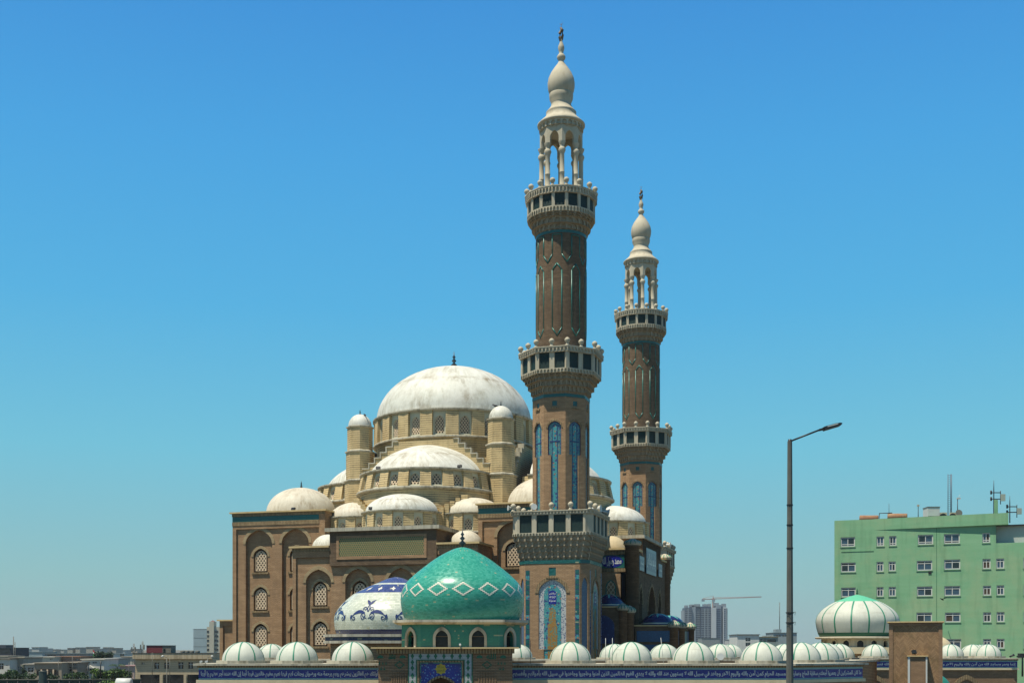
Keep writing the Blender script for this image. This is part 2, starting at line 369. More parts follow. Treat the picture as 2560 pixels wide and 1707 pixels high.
def empty(name, label, cat, loc, rz=0.0, group=None):
    o = bpy.data.objects.new(name, None); COL.objects.link(o)
    o.location = loc; o.rotation_euler = (0, 0, rz); o.empty_display_size = 0.5
    o['label'] = label; o['category'] = cat
    if group: o['group'] = group
    return o
def tag(o, label, cat, group=None):
    o['label'] = label; o['category'] = cat
    if group: o['group'] = group
    return o
def copy_tree(o, parent=None):
    c = o.copy(); COL.objects.link(c)
    if parent is not None: c.parent = parent
    for ch in o.children: copy_tree(ch, c)
    return c
def frame(ox, oy, ang):
    """wall frame: s runs along angle ang, d points to the right-hand side (outward)"""
    tx, ty = cos(ang), sin(ang)
    return lambda s, z, d=0.0: (ox + tx * s + ty * d, oy + ty * s - tx * d, z)
def arch(cx, z0, w, zs, rise, n=7, c=0.22):
    """closed pointed-arch loop: two-centred arch scaled to the given rise"""
    h = w / 2.0; cc = c * w; rr = h + cc; top = sqrt(rr * rr - cc * cc); a1 = atan2(top, cc)
    pts = [(cx + h, z0)]
    right = [(cx - cc + rr * cos(a1 * k / n), zs + rr * sin(a1 * k / n) * rise / top) for k in range(n + 1)]
    pts += right + [(2 * cx - x, z) for x, z in right[-2::-1]] + [(cx - h, z0)]
    return pts
def archtop(cx, w, zs, rise, n=7, c=0.22): return arch(cx, zs, w, zs, rise, n, c)[1:-1]
def rect(a, b, c, d): return [(a, c), (b, c), (b, d), (a, d)]
def clip(poly, p, d):
    """parameter interval of the line p+t*d inside a convex polygon"""
    t0, t1 = -1e9, 1e9; n = len(poly)
    area = sum(poly[i][0] * poly[(i + 1) % n][1] - poly[(i + 1) % n][0] * poly[i][1] for i in range(n))
    for i in range(n):
        a, b = poly[i], poly[(i + 1) % n]; ex, ez = b[0] - a[0], b[1] - a[1]
        nx, nz = (ez, -ex) if area > 0 else (-ez, ex)
        num = nx * (a[0] - p[0]) + nz * (a[1] - p[1]); den = nx * d[0] + nz * d[1]
        if abs(den) < 1e-9:
            if num < 0: return None
            continue
        t = num / den
        if den > 0: t1 = min(t1, t)
        else: t0 = max(t0, t)
    return (t0, t1) if t1 > t0 + 0.02 else None
def lattice(mb, fr, loop, d, pitch=0.24, bw=0.1, th=0.05):
    xs = [p[0] for p in loop]; zs = [p[1] for p in loop]
    cx, cz = (min(xs) + max(xs)) / 2, (min(zs) + max(zs)) / 2
    ext = max(max(xs) - min(xs), max(zs) - min(zs))
    for si, sg in enumerate((1, -1)):
        dx, dz = 0.6, sg * 0.8; px, pz = dz, -dx
        for k in range(-int(ext / pitch) - 2, int(ext / pitch) + 3):
            o = (cx + px * (k + 0.5) * pitch, cz + pz * (k + 0.5) * pitch)
            iv = clip(loop, o, (dx, dz))
            if not iv: continue
            a = (o[0] + dx * iv[0], o[1] + dz * iv[0]); b = (o[0] + dx * iv[1], o[1] + dz * iv[1])
            q = [(a[0] + px * bw / 2, a[1] + pz * bw / 2), (b[0] + px * bw / 2, b[1] + pz * bw / 2), (b[0] - px * bw / 2, b[1] - pz * bw / 2), (a[0] - px * bw / 2, a[1] - pz * bw / 2)]
            dd = d - 0.006 * si
            mb.poly([fr(*p, dd) for p in q]); mb.reveal(fr, q, dd - th, dd)
def window(parent, fr, cx, z0, w, zs, rise, d, smat=None, frame_w=0.08, pitch=0.24, bw=0.1, name='window', sill=True):
    """latticed arched window sunk to depth d: surround (> lattice, pane)"""
    lp = arch(cx, z0, w, zs, rise)
    mb = MB(); inner = arch(cx, z0 + frame_w, w - 2 * frame_w, zs, rise - frame_w)
    mb.panel(fr, lp, [inner], d + 0.03); mb.reveal(fr, inner, d - 0.1, d + 0.03); mb.reveal(fr, lp, d - 0.1, d + 0.03)
    if sill: mb.fbox(fr, cx - w / 2 - 0.1, cx + w / 2 + 0.1, z0 - 0.1, z0, d - 0.05, d + 0.14)
    o = mb.build(name, smat or LATT, parent)
    l = MB(); lattice(l, fr, inner, d, pitch, bw); l.build('lattice', LATT, o)
    p = MB(); p.panel(fr, lp, (), d - 0.18); p.build('pane', DARK, o)
    return o
def finial(parent, x, y, z, h, name='finial', m=None):
    mb = MB(); r = h * 0.125
    mb.lathe([(r * .35, z - 0.05), (r * .4, z + h * .06), (r * 1.55, z + h * .2), (r * .35, z + h * .35), (r * 1.15, z + h * .46), (r * .3, z + h * .58), (r * .8, z + h * .68), (r * .25, z + h * .78), (r * .12, z + h), (0, z + h)], 10, x, y)
    return mb.build(name, m or FINIAL, parent)
def dome_prof(r, h, z, n=14, p=2.0):
    out = []
    for k in range(n + 1):
        a = pi / 2 * k / n
        out.append((r * cos(a) ** (2 / p) if k < n else 0.0, z + h * sin(a) ** (2 / p)))
    return out
def muq_cell(mb, a, b, z0, z1, n, depth=0.14, wf=0.74, m=0):
    """one stalactite niche between plan points a and b, outward normal n"""
    w = sqrt((b[0] - a[0]) ** 2 + (b[1] - a[1]) ** 2); tx, ty = (b[0] - a[0]) / w, (b[1] - a[1]) / w
    fr = lambda s, z, d=0.0: (a[0] + tx * s + n[0] * d, a[1] + ty * s + n[1] * d, z)
    h = z1 - z0; aw = w * wf; lp = archtop(w / 2, aw, z0 + h * .42, h * .42, 3)
    outer = [(w, z0), (w, z1), (0, z1), (0, z0), (w / 2 - aw / 2, z0)] + lp[::-1] + [(w / 2 + aw / 2, z0)]
    mb.panel(fr, outer, (), 0.0, m)
    op = [(w / 2 + aw / 2, z0)] + lp + [(w / 2 - aw / 2, z0)]
    mb.reveal(fr, op, -depth, 0.0, m, closed=False); mb.panel(fr, op, (), -depth, m)
def muqarnas(mb, plan, levels, cells, m=0):
    """plan(r) -> polygon points; levels = [(r, z0, z1)] from the bottom up; cells = niches per side"""
    for j, (r, z0, z1) in enumerate(levels):
        P = plan(r); n = len(P)
        for k in range(n):
            a, b = P[k], P[(k + 1) % n]
            dx, dy = b[0] - a[0], b[1] - a[1]; L = sqrt(dx * dx + dy * dy); nn = (dy / L, -dx / L)
            c = cells(k)
            for q in range(c):
                pa = (a[0] + dx * q / c, a[1] + dy * q / c); pb = (a[0] + dx * (q + 1) / c, a[1] + dy * (q + 1) / c)
                muq_cell(mb, pa, pb, z0, z1, nn, depth=min(0.11, 0.35 * L / c), m=m)
        # soffit between this row and the next one out
        if j + 1 < len(levels):
            P2 = plan(levels[j + 1][0]); i = mb.add([(x, y, z1) for x, y in P] + [(x, y, z1) for x, y in P2])
            for k in range(n): mb.face(i + k, i + (k + 1) % n, i + n + (k + 1) % n, i + n + k, m=m)

# Arabic letters shaped to their joined forms (isolated, final, initial, medial)
_A = {}
for _s, _b, _n in (('ء', 0xFE80, 1), ('آ', 0xFE81, 2), ('أ', 0xFE83, 2), ('ؤ', 0xFE85, 2), ('إ', 0xFE87, 2), ('ئ', 0xFE89, 4), ('ا', 0xFE8D, 2), ('ب', 0xFE8F, 4), ('ة', 0xFE93, 2)): _A[_s] = (_b, _n)
for _i, _s in enumerate('تثجحخ'): _A[_s] = (0xFE95 + 4 * _i, 4)
for _i, _s in enumerate('دذرز'): _A[_s] = (0xFEA9 + 2 * _i, 2)
for _i, _s in enumerate('سشصضطظعغفقكلمنه'): _A[_s] = (0xFEB1 + 4 * _i, 4)
_A['و'] = (0xFEED, 2); _A['ى'] = (0xFEEF, 2); _A['ي'] = (0xFEF1, 4)
_LA = {'آ': 0xFEF5, 'أ': 0xFEF7, 'إ': 0xFEF9, 'ا': 0xFEFB}
def shape_arabic(s):
    out = []; i = 0; prev = False
    while i < len(s):
        c = s[i]
        if c not in _A: out.append(c); prev = False; i += 1; continue
        if c == 'ل' and i + 1 < len(s) and s[i + 1] in _LA:
            out.append(chr(_LA[s[i + 1]] + (1 if prev else 0))); prev = False; i += 2; continue
        b, n = _A[c]
        nxt = n == 4 and i + 1 < len(s) and s[i + 1] in _A and _A[s[i + 1]][1] > 1
        if prev and nxt: out.append(chr(b + 3))
        elif prev and n > 1: out.append(chr(b + 1))
        elif nxt: out.append(chr(b + 2))
        else: out.append(chr(b))
        prev = nxt; i += 1
    return ''.join(out[::-1])
def script(parent, fr, text, s0, s1, z0, z1, d, m=None, name='inscription', keep=False):
    """inscription mesh stretched to a box on a wall frame"""
    cu = bpy.data.curves.new('lettering', 'FONT'); cu.body = shape_arabic(text); cu.size = 1.0; cu.resolution_u = 3
    cu.offset = 0.022
    to = bpy.data.objects.new('lettering', cu); COL.objects.link(to)
    me = bpy.data.meshes.new_from_object(to.evaluated_get(bpy.context.evaluated_depsgraph_get()))
    bpy.data.objects.remove(to); bpy.data.curves.remove(cu)
    xs = [v.co.x for v in me.vertices]; ys = [v.co.y for v in me.vertices]
    ax, bx, ay, by = min(xs), max(xs), min(ys), max(ys)
    for v in me.vertices:
        q = (v.co.y - ay) / (by - ay)
        v.co = fr(s0 + (s1 - s0) * (v.co.x - ax) / (bx - ax), z0 + (z1 - z0) * q, d)
    me.materials.clear(); me.materials.append(m or SCRIPT); me.update()
    o = bpy.data.objects.new(name, me); COL.objects.link(o); o.parent = parent
    return o

# ------------------------------------------------------------------ photo pixel -> place
def at(px, py, Y): return Vector(((px - 1280) * Y / F, Y, EYE + (HZ - py) * Y / F))
YAW = R(16.5); CA, SA = cos(YAW), sin(YAW)
MC = (-5.904, 122.154)                     # ground point under the main dome
def mw(u, v, z=0.0): return (MC[0] + u * CA + v * SA, MC[1] - u * SA + v * CA, z)
def LV(px, py, v):
    o = px - 1280; ox, oy, _ = mw(0, v); u = (o * oy - F * ox) / (F * CA + o * SA)
    return u, EYE + (HZ - py) * mw(u, v)[1] / F
def LU(px, py, u):
    o = px - 1280; ox, oy, _ = mw(u, 0); v = (o * oy - F * ox) / (F * SA - o * CA)
    return v, EYE + (HZ - py) * mw(u, v)[1] / F

# ------------------------------------------------------------------ ground
GROUND = m_stone('dry_earth', (0.17, 0.145, 0.1), (0.13, 0.11, 0.075), (0.1, 0.09, 0.06), 0.5)
PAVE = m_stone('paving', (0.2, 0.185, 0.16), (0.17, 0.155, 0.13), (0.1, 0.09, 0.08), 0.4)
ASPH = m_stone('asphalt', (0.05, 0.05, 0.05), (0.06, 0.06, 0.058), (0.035, 0.035, 0.035), 0.4)
mb = MB(); mb.poly([(-6000, -300, 0), (6000, -300, 0), (6000, 9000, 0), (-6000, 9000, 0)]); mb.build('ground', GROUND, kind='structure')
mb = MB(); mb.poly([(-300, 8, 0.004), (300, 8, 0.004), (300, 34, 0.004), (-300, 34, 0.004)]); mb.build('road', ASPH, kind='structure')
mb = MB(); mb.box(-36, 45, 36, 165, -0.1, 0.12); mb.build('paving', PAVE, kind='structure')

# ------------------------------------------------------------------ mosque prayer hall
mosque = empty('mosque', 'brown brick mosque hall under a broad white dome with tan stepped drums', 'mosque', mw(0, 0), -YAW)
VT, VL, UP = -14.7, -18.7, 20.2
front = lambda v: frame(0.0, v, 0.0)

def drum(parent, cx, cy, rt, rb, z0, z1, angs, pitch, ww, wz0, wzs, wrise, pier_d=0.3, a0=0.0, a1=2 * pi, lip=0.2, pf=0.5, base=None, wpitch=0.22, name='drum'):
    rz = lambda z: rb + (rt - rb) * (z - z0) / (z1 - z0)
    def fr_at(phi):
        nx, ny = cos(phi), sin(phi); tx, ty = -ny, nx
        return lambda s, z, d=0.0: (cx + nx * (rz(z) + d) + tx * s, cy + ny * (rz(z) + d) + ty * s, z)
    mb = MB(); n = len(angs)
    for phi in angs:
        fr = fr_at(phi); hw = rt * tan(pitch / 2); hb = rb * tan(pitch / 2)
        hole = arch(0, wz0, ww, wzs, wrise)
        mb.panel(fr, [(-hb, z0), (hb, z0), (hw, z1), (-hw, z1)], [hole]); mb.reveal(fr, hole, -0.25, 0.0)
    N = max(8, int(round((a1 - a0) / pitch)) * 2)
    o = mb.build(name, WINSUR, parent)
    t = MB()
    rl = rt + pier_d + 0.16
    t.lathe([(rt - 0.4, z1), (rt + pier_d, z1 - 0.003), (rl - .04, z1 + .03), (rl, z1 + .09), (rl, z1 + lip), (rt - .5, z1 + lip + .1)], N, cx, cy, a0, a1, smooth=False)
    t.build('cornice', LEDGE, o)
    t = MB(); rs = rb + pier_d + 0.1
    t.lathe([(rb - .3, z0 + .1), (rs - .03, z0 + .07), (rs, z0), (rs, z0 - .1), (rb + .1, z0 - .22), (rb - .3, z0 - .22)], N, cx, cy, a0, a1, smooth=False)
    t.build('sill_course', LEDGE, o)
    if base is not None:
        t = MB(); zz, rr = base
        t.lathe([(rb + .06, z0 - .2), (rr, zz)], N, cx, cy, a0, a1, smooth=False); t.build('drum_base', TAN, o)
    for k in range(n + 1):
        phi = angs[0] - pitch / 2 + k * pitch
        if n * pitch > 2 * pi - .01 and k == n: break
        fr = fr_at(phi); pt = rt * tan(pitch / 2) * pf; pb = rb * tan(pitch / 2) * pf
        p = MB(); i = p.add([fr(-pb, z0, pier_d), fr(pb, z0, pier_d), fr(pt, z1, pier_d), fr(-pt, z1, pier_d), fr(-pb, z0, -.3), fr(pb, z0, -.3), fr(pt, z1, -.3), fr(-pt, z1, -.3)])
        for q in ((0, 1, 2, 3), (1, 5, 6, 2), (4, 0, 3, 7), (3, 2, 6, 7), (4, 5, 1, 0)): p.face(*[i + w for w in q])
        p.build('pier', TAN, o)
    for phi in angs: window(parent, fr_at(phi), 0, wz0, ww, wzs, wrise, -0.12, WINSUR, 0.05, wpitch, wpitch * 0.42, sill=True)
    return o

def dome(parent, cx, cy, r, h, z, n=40, a0=0.0, a1=2 * pi, m=None, name='dome', p=2.0, foot=0.25):
    mb = MB(); mb.lathe([(r + .02, z - foot)] + dome_prof(r, h, z, 16, p), n, cx, cy, a0, a1)
    return mb.build(name, m or DOMEW, parent)

# main dome, its drum and the block below
drum(mosque, 0, 0, 7.75, 7.8, 27.3, 29.75, [R(-90 + 9 + 18 * k) for k in range(20)], R(18), 0.98, 27.55, 28.75, 0.55, 0.32, base=(24.0, 7.7))
dome(mosque, 0, 0, 7.85, 5.62, 29.95, 64, name='main_dome', p=1.95)
finial(mosque, 0, 0, 35.5, 1.75)
mb = MB(); mb.box(-7.4, 7.4, -7.4, 7.4, 14, 24.1); mb.box(-6.9, 6.9, -6.9, 6.9, 24.1, 25.2); mb.build('central_block', TAN, mosque)

def gable(parent, ang, off):
    """stepped gable wall with a coping on every step"""
    nx, ny = sin(ang), -cos(ang)
    fr0 = frame(nx * off, ny * off, ang)
    us = [3.3, 3.95, 4.55, 5.15, 5.75, 6.4]; zs = [26.85, 26.35, 25.85, 25.35, 24.85, 24.35]
    right = []
    right.append((0, zs[0]))
    for k in range(6):
        right.append((us[k], zs[k]))
        if k < 5: right.append((us[k], zs[k + 1]))
    right.append((us[5], 21.5))
    loop = right + [(-x, z) for x, z in right[:0:-1]]
    mb = MB(); mb.slab(fr0, loop, -0.9, 0.0); o = mb.build('stepped_gable', TAN, parent)
    for sg in (1, -1):
        c = MB()
        for k in range(6):
            a = us[k - 1] if k else us[0] - 0.5
            lo, hi = sorted((sg * (a - .02), sg * (us[k] + .1)))
            c.fbox(fr0, lo, hi, zs[k], zs[k] + .11, -.5, .1)
            if k < 5:
                lo, hi = sorted((sg * (us[k] - 0.01), sg * (us[k] + .1))); c.fbox(fr0, lo, hi, zs[k + 1] + .11, zs[k], -.5, .097)
        c.build('gable_coping', LEDGE, o)
for ang in (0, R(90), R(-90)): gable(mosque, ang, 8.25)

# corner turrets
def turret(x, y):
    mb = MB(); rot = R(22.5)
    mb.lathe([(1.5, 15), (1.5, 23.3)], 8, x, y, smooth=False, rot=rot)
    mb.lathe([(1.36, 23.4), (1.36, 26.15)], 8, x, y, smooth=False, rot=rot)
    mb.lathe([(1.24, 26.3), (1.24, 28.6)], 8, x, y, smooth=False, rot=rot)
    o = mb.build('turret', TAN, mosque)
    for z, ra, rb_ in ((23.3, 1.5, 1.36), (26.15, 1.36, 1.24), (28.58, 1.24, 1.0)):
        c = MB(); c.lathe([(ra - .05, z - .12), (ra + .12, z - .02), (ra + .12, z + .08), (rb_ - .02, z + .2)], 8, x, y, smooth=False, rot=rot); c.build('turret_cornice', LEDGE, o)
    d = MB(); d.lathe([(1.14, 28.6)] + dome_prof(1.14, 1.2, 28.72, 10), 24, x, y); d.build('turret_dome', DOMEW, o)
    finial(o, x, y, 29.88, 0.55)
for x, y in ((-7.2, -7.2), (7.2, -7.2), (-7.2, 7.2), (7.2, 7.2)): turret(x, y)

# half domes and their exedrae, front / right / left
def side(ang, off, exedrae=True):
    ax, ay = sin(ang), -cos(ang); bx, by = cos(ang), sin(ang)      # outward, along
    pt = lambda s, d: (ax * d + bx * s, ay * d + by * s)
    ph = atan2(ay, ax)
    cx, cy = pt(0, off)
    drum(mosque, cx, cy, 6.15, 6.5, 21.7, 23.3, [ph + R(-81 + 18 * k) for k in range(10)], R(18), 0.95, 21.9, 22.55, 0.42, 0.3, ph - pi / 2, ph + pi / 2, base=(15.5, 6.95), wpitch=0.24, name='half_dome_drum')
    dome(mosque, cx, cy, 5.75, 3.35, 23.15, 32, ph - pi / 2, ph + pi / 2, name='half_dome', p=1.72)
    if off > 7.6:
        mb = MB(); a, b = pt(-6.2, 7.0); c, d = pt(6.2, off + .2)
        mb.box(min(a, c), max(a, c), min(b, d), max(b, d), 15, 21.5); mb.build('drum_link', TAN, mosque)
    if not exedrae: return
    for s, d, r, st in ((0, off + 6.7, 3.4, R(30)), (5.7, off + 3.6, 2.75, R(36)), (-5.7, off + 3.6, 2.75, R(36))):
        x, y = pt(s, d); p2 = ph if s == 0 else ph + (R(45) if s > 0 else -R(45))
        n = 6 if s == 0 else 5
        drum(mosque, x, y, r, r + .05, 17.5, 19.1, [p2 + (k - (n - 1) / 2) * st for k in range(n)], st, 0.72, 17.62, 18.3, 0.42, 0.22, p2 - pi / 2, p2 + pi / 2, pf=0.5, base=(15.8, r + .25), wpitch=0.2, lip=.16, name='exedra_drum')
        dome(mosque, x, y, r - .02, 1.75 if s == 0 else 1.6, 19.25, 26, p2 - pi / 2, p2 + pi / 2, DOMEW if s == 0 else DOMEW2, 'exedra_dome')
side(0.0, 7.35); side(R(90), 9.6); side(R(-90), 7.9, False)

# stepped blocks where the half drum meets the exedrae
for sg in (1, -1):
    mb = MB()
    for k in range(6): mb.box(*sorted((sg * (2.9 + .42 * k), sg * (5.6 if k == 5 else 2.9 + .42 * (k + 1)))), -7.35 - sqrt(7.06 ** 2 - (2.9 + .42 * k) ** 2), -8, 17.5, 19.5 + .3 * k)
    mb.build('stepped_buttress', TAN, mosque)

# main brick body
mb = MB(); mb.box(-16.8, 16.8, -12.9, 14.2, 0, 15.9); mb.build('hall_wall', BRICK, mosque)
mb = MB(); mb.box(-16.3, 16.3, -8.0, 14.0, 15.9, 16.6); mb.build('roof_terrace', TAN_D, mosque)

def niche_wall(parent, fr, s0, s1, z0, z1, niches, nd, name, m, frame_in=None):
    """brick wall with tall arched niches; niches = (cx, w, zs, rise, [(wz0, wzs, wrise, ww)])"""
    mb = MB(); d0 = 0.0
    inner = rect(s0, s1, z0, z1)
    if frame_in:
        a, b, t = frame_in
        fi = rect(s0 + a, s1 - b, z0, z1 - t)
        mb.panel(fr, [(s0, z0), (s0 + a, z0), (s0 + a, z1 - t), (s1 - b, z1 - t), (s1 - b, z0), (s1, z0), (s1, z1), (s0, z1)])
        mb.reveal(fr, [(s0 + a, z0), (s0 + a, z1 - t), (s1 - b, z1 - t), (s1 - b, z0)], -0.16, 0.0, closed=False)
        inner, d0 = fi, -0.16
    big = [arch(c, z0 + .01, w, zs, ri) for c, w, zs, ri, _ in niches]
    mb.panel(fr, inner, big, d0)
    rings_l, sills_l = [], []
    for (c, w, zs, ri, wins), lp in zip(niches, big):
        mb.reveal(fr, lp, d0 - nd, d0)
        holes = [arch(c, wz0 - .12, ww + .34, wzs, wr + .2) for wz0, wzs, wr, ww in wins]
        mb.panel(fr, lp, holes, d0 - nd)
        rings = MB(); rings_l.append(rings); rings.ring(fr, archtop(c, w, zs, ri), archtop(c, w + .56, zs, ri + .36), d0 - .02, d0 + .05)
        for (wz0, wzs, wr, ww), h in zip(wins, holes):
            mb.reveal(fr, h, d0 - nd - .3, d0 - nd)
            rings = MB(); rings_l.append(rings); rings.ring(fr, archtop(c, ww + .36, wzs, wr + .21), archtop(c, ww + .8, wzs, wr + .46), d0 - nd - .02, d0 - nd + .05)
            sills = MB(); sills_l.append(sills); sills.fbox(fr, c - ww / 2 - .32, c + ww / 2 + .32, wz0 - .3, wz0 - .125, d0 - nd - .3, d0 - nd + .12)
            window(parent, fr, c, wz0, ww, wzs, wr, d0 - nd - .1, LATT, 0.05, 0.25, 0.1, sill=False)
    o = mb.build(name, m, parent)
    for q in rings_l: q.build('arch_ring', ARCHB, o)
    for q in sills_l: q.build('window_sill', BRICK_V, o)
    return o

# corner towers with shallow domes
zt = 19.75
def wins(rows, ww): return [(z, z + 1.35, 0.55, ww) for z in rows]
def tower(sg):
    s0, s1 = (-16.9, -7.4) if sg < 0 else (7.4, 16.9)
    fr = front(VT)
    if sg < 0:
        cs = [LV(649, 1400, VT + .3)[0], LV(740, 1400, VT + .3)[0]]
    else: cs = [-LV(740, 1400, VT + .3)[0], -LV(649, 1400, VT + .3)[0]]
    zw = [LV(650, y, VT - .8)[1] for y in (1424, 1521, 1614)]
    zs = LV(650, 1358, VT)[1]
    o = niche_wall(mosque, fr, s0, s1, 0.0, zt - 1.25, [(c, 2.75, zs, 1.3, wins(zw, 1.12)) for c in cs], 0.34, 'tower_wall', BRICK, (0.38, 0.6, 0.25))
    mb = MB(); mb.box(s0, s1, VT + 1.6, VT + 9.5, 0, zt - .05); mb.fbox(fr, s0, s1, zt - 1.25, zt - .05, -1.6, 0)
    mb.fbox(fr, s0, s0 + .2, 0, zt - 1.25, -1.6, -.01); mb.fbox(fr, s1 - .2, s1, 0, zt - 1.25, -1.6, -.01)
    mb.build('tower_block', BRICK, mosque)
    t = MB(); t.fbox(fr, s0 + .003, s1 - .6, zt - .82, zt - .36, -.02, .03); t.build('teal_band', TEAL, mosque)
    t = MB(); t.fbox(fr, s0 - .02, s1 + .02, zt - .34, zt - .06, -.05, .08); t.fbox(fr, s0 - .02, s1 - .58, zt - 1.2, zt - .84, -.02, .05); t.build('soldier_course', BRICK_V, mosque)
    t = MB(); t.box(s0 - .2, s1 + .2, VT - .25, VT + 9.7, zt - .05, zt + .09); t.build('roof_coping', COPE, mosque)
    x = (s0 + s1) / 2
    t = MB(); t.lathe([(3.55, zt), (3.55, zt + .25), (3.3, zt + .3)], 36, x, VT + 4.75); t.build('dome_kerb', LEDGE, mosque)
    dome(mosque, x, VT + 4.75, 3.35, 2.6, zt + .22, 40, m=DOMEW2, name='tower_dome', p=2.05)
    finial(mosque, x, VT + 4.75, zt + 2.8, 0.75)
tower(-1); tower(1)
mb = MB(); mb.box(-16.9, -7.4, 5.2, 14.7, 15, zt); mb.box(7.4, 16.9, 5.2, 14.7, 15, zt); mb.build('rear_tower_block', BRICK, mosque)
for sg in (-1, 1): dome(mosque, sg * 12.15, 9.95, 3.35, 2.6, zt + .1, 32, m=DOMEW2, name='tower_dome')
# low annex at the left end
fr = front(VT + 1.2)
a, zan = LV(549, 1549, VT + 1.2)
o = niche_wall(mosque, fr, a, -16.95, 0, zan - .1, [], .3, 'annex_wall', BRICK, (.35, .3, .45))
mb = MB(); mb.box(a, -16.95, VT + 1.6, VT + 9, 0, zan - .1); mb.build('annex_block', BRICK, mosque)
mb = MB(); mb.box(a - .2, -16.92, VT + 1.0, VT + 9, zan - .1, zan + .03); mb.build('annex_coping', COPE, mosque)

# projecting front block
fr = front(VL)
zl = 16.05
cs = [LV(798, 1500, VL + .3)[0], LV(897, 1500, VL + .3)[0], LV(1004, 1500, VL + .3)[0]]
cs.append(2 * cs[2] - cs[1])
zw = [LV(800, 1511, VL)[1], LV(800, 1611, VL)[1]]
zs = LV(798, 1455, VL)[1]
niche_wall(mosque, fr, -8.65, 8.65, 0, zl - .1, [(c, 2.45, zs, 1.15, wins(zw, 1.08)) for c in cs], 0.34, 'front_wall', BRICK, (.32, .32, .85))
mb = MB(); mb.box(-8.65, 8.65, VL + 1.6, VT + .5, 0, zl - .1)
for a, b in ((-8.65, -8.45), (8.45, 8.65)): mb.fbox(fr, a, b, 0, zl - .1, -1.6, -.01)
mb.fbox(fr, -8.3, 8.3, zl - .95, zl - .1, -1.6, -.33); mb.build('front_block', BRICK, mosque)
mb = MB(); mb.fbox(fr, -8.67, 8.67, zl - .42, zl - .08, -.05, .06); mb.build('soldier_course', BRICK_V, mosque)
for a, b in ((-8.9, -5.02), (5.02, 8.9)):
    mb = MB(); mb.box(a, b, VL - .28, VT - .1, zl - .1, zl + .06); mb.build('roof_coping', COPE, mosque)
# raised panel block with the turquoise brick lattice, slab over it
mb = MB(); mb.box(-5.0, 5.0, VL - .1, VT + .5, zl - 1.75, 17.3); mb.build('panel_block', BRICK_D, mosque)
mb = MB(); mb.box(-5.35, 5.35, VL - .4, VT + 1, 17.3, 17.62); mb.build('parapet_slab', LEDGE, mosque)
frp = front(VL - .1)
a, zb = LV(848, 1391, VL - .1); b, zc = LV(1060, 1339, VL - .1)
mb = MB(); mb.ring(frp, [(a, zb), (b, zb), (b, zc), (a, zc), (a, zb)], [(a - .25, zb - .25), (b + .25, zb - .25), (b + .25, zc + .2), (a - .25, zc + .2), (a - .25, zb - .25)], -.02, .06)
mb.build('panel_frame', BRICK, mosque)
mb = MB(); nr, nc = 9, 40
for r_ in range(nr):
    for c_ in range(nc):
        x = a + (b - a) * (c_ + (.25 if r_ % 2 else .75)) / nc; z = zb + (zc - zb) * (r_ + .5) / nr
        w, h = (b - a) / nc * .3, (zc - zb) / nr * .42
        mb.slab(frp, [(x - w, z), (x, z - h), (x + w, z), (x, z + h)], 0, .03)
mb.build('turquoise_brick_lattice', GREEND, mosque, 'stuff')
mb = MB(); mb.fbox(frp, a, b, zb, zc, -.02, .012); mb.build('lattice_ground', m_plain('tan_brick_ground', (.38, .29, .14), .9, .1, var=.3, sc=9), mosque)
for x, m in ((6.6, DOMEW2), (-6.6, DOMEW)):
    dome(mosque, x, VL + 3.0, 1.45, 1.25, zl + .1, 28, m=m, name='corner_dome')

# ---- entrance front on the right-hand side, between the minarets
frR = frame(UP, 0, R(90)); frF = front(-8.9)
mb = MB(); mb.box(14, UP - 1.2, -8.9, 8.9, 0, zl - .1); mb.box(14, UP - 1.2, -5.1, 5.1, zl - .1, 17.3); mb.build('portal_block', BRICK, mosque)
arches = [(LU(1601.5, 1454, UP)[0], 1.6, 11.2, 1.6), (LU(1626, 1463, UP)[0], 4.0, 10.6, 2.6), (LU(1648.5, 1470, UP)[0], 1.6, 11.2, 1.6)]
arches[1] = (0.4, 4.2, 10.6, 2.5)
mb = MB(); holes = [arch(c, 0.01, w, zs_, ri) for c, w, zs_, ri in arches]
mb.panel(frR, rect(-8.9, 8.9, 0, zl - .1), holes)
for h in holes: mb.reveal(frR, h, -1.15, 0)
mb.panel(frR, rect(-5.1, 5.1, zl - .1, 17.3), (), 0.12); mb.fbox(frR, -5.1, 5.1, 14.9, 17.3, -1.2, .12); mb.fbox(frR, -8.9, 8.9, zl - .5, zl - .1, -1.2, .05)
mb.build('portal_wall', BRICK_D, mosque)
for c, w, zs_, ri in arches: mb = MB(); mb.ring(frR, archtop(c, w, zs_, ri), archtop(c, w + .5, zs_, ri + .35), -.02, .06); mb.build('portal_arch_ring', BRICK_V, mosque)
mb = MB(); mb.panel(frR, rect(-8.8, 8.8, 0, 14), (), -1.1); mb.build('portal_back_wall', FLOR_D, mosque)
mb = MB(); mb.box(13, UP + .35, -5.4, 5.4, 17.3, 17.6); mb.build('parapet_slab', LEDGE, mosque)
for a, b in ((-9.15, -5.42), (5.42, 9.15)):
    mb = MB(); mb.box(14, UP + .2, a, b, zl - .1, zl + .06); mb.build('roof_coping', COPE, mosque)
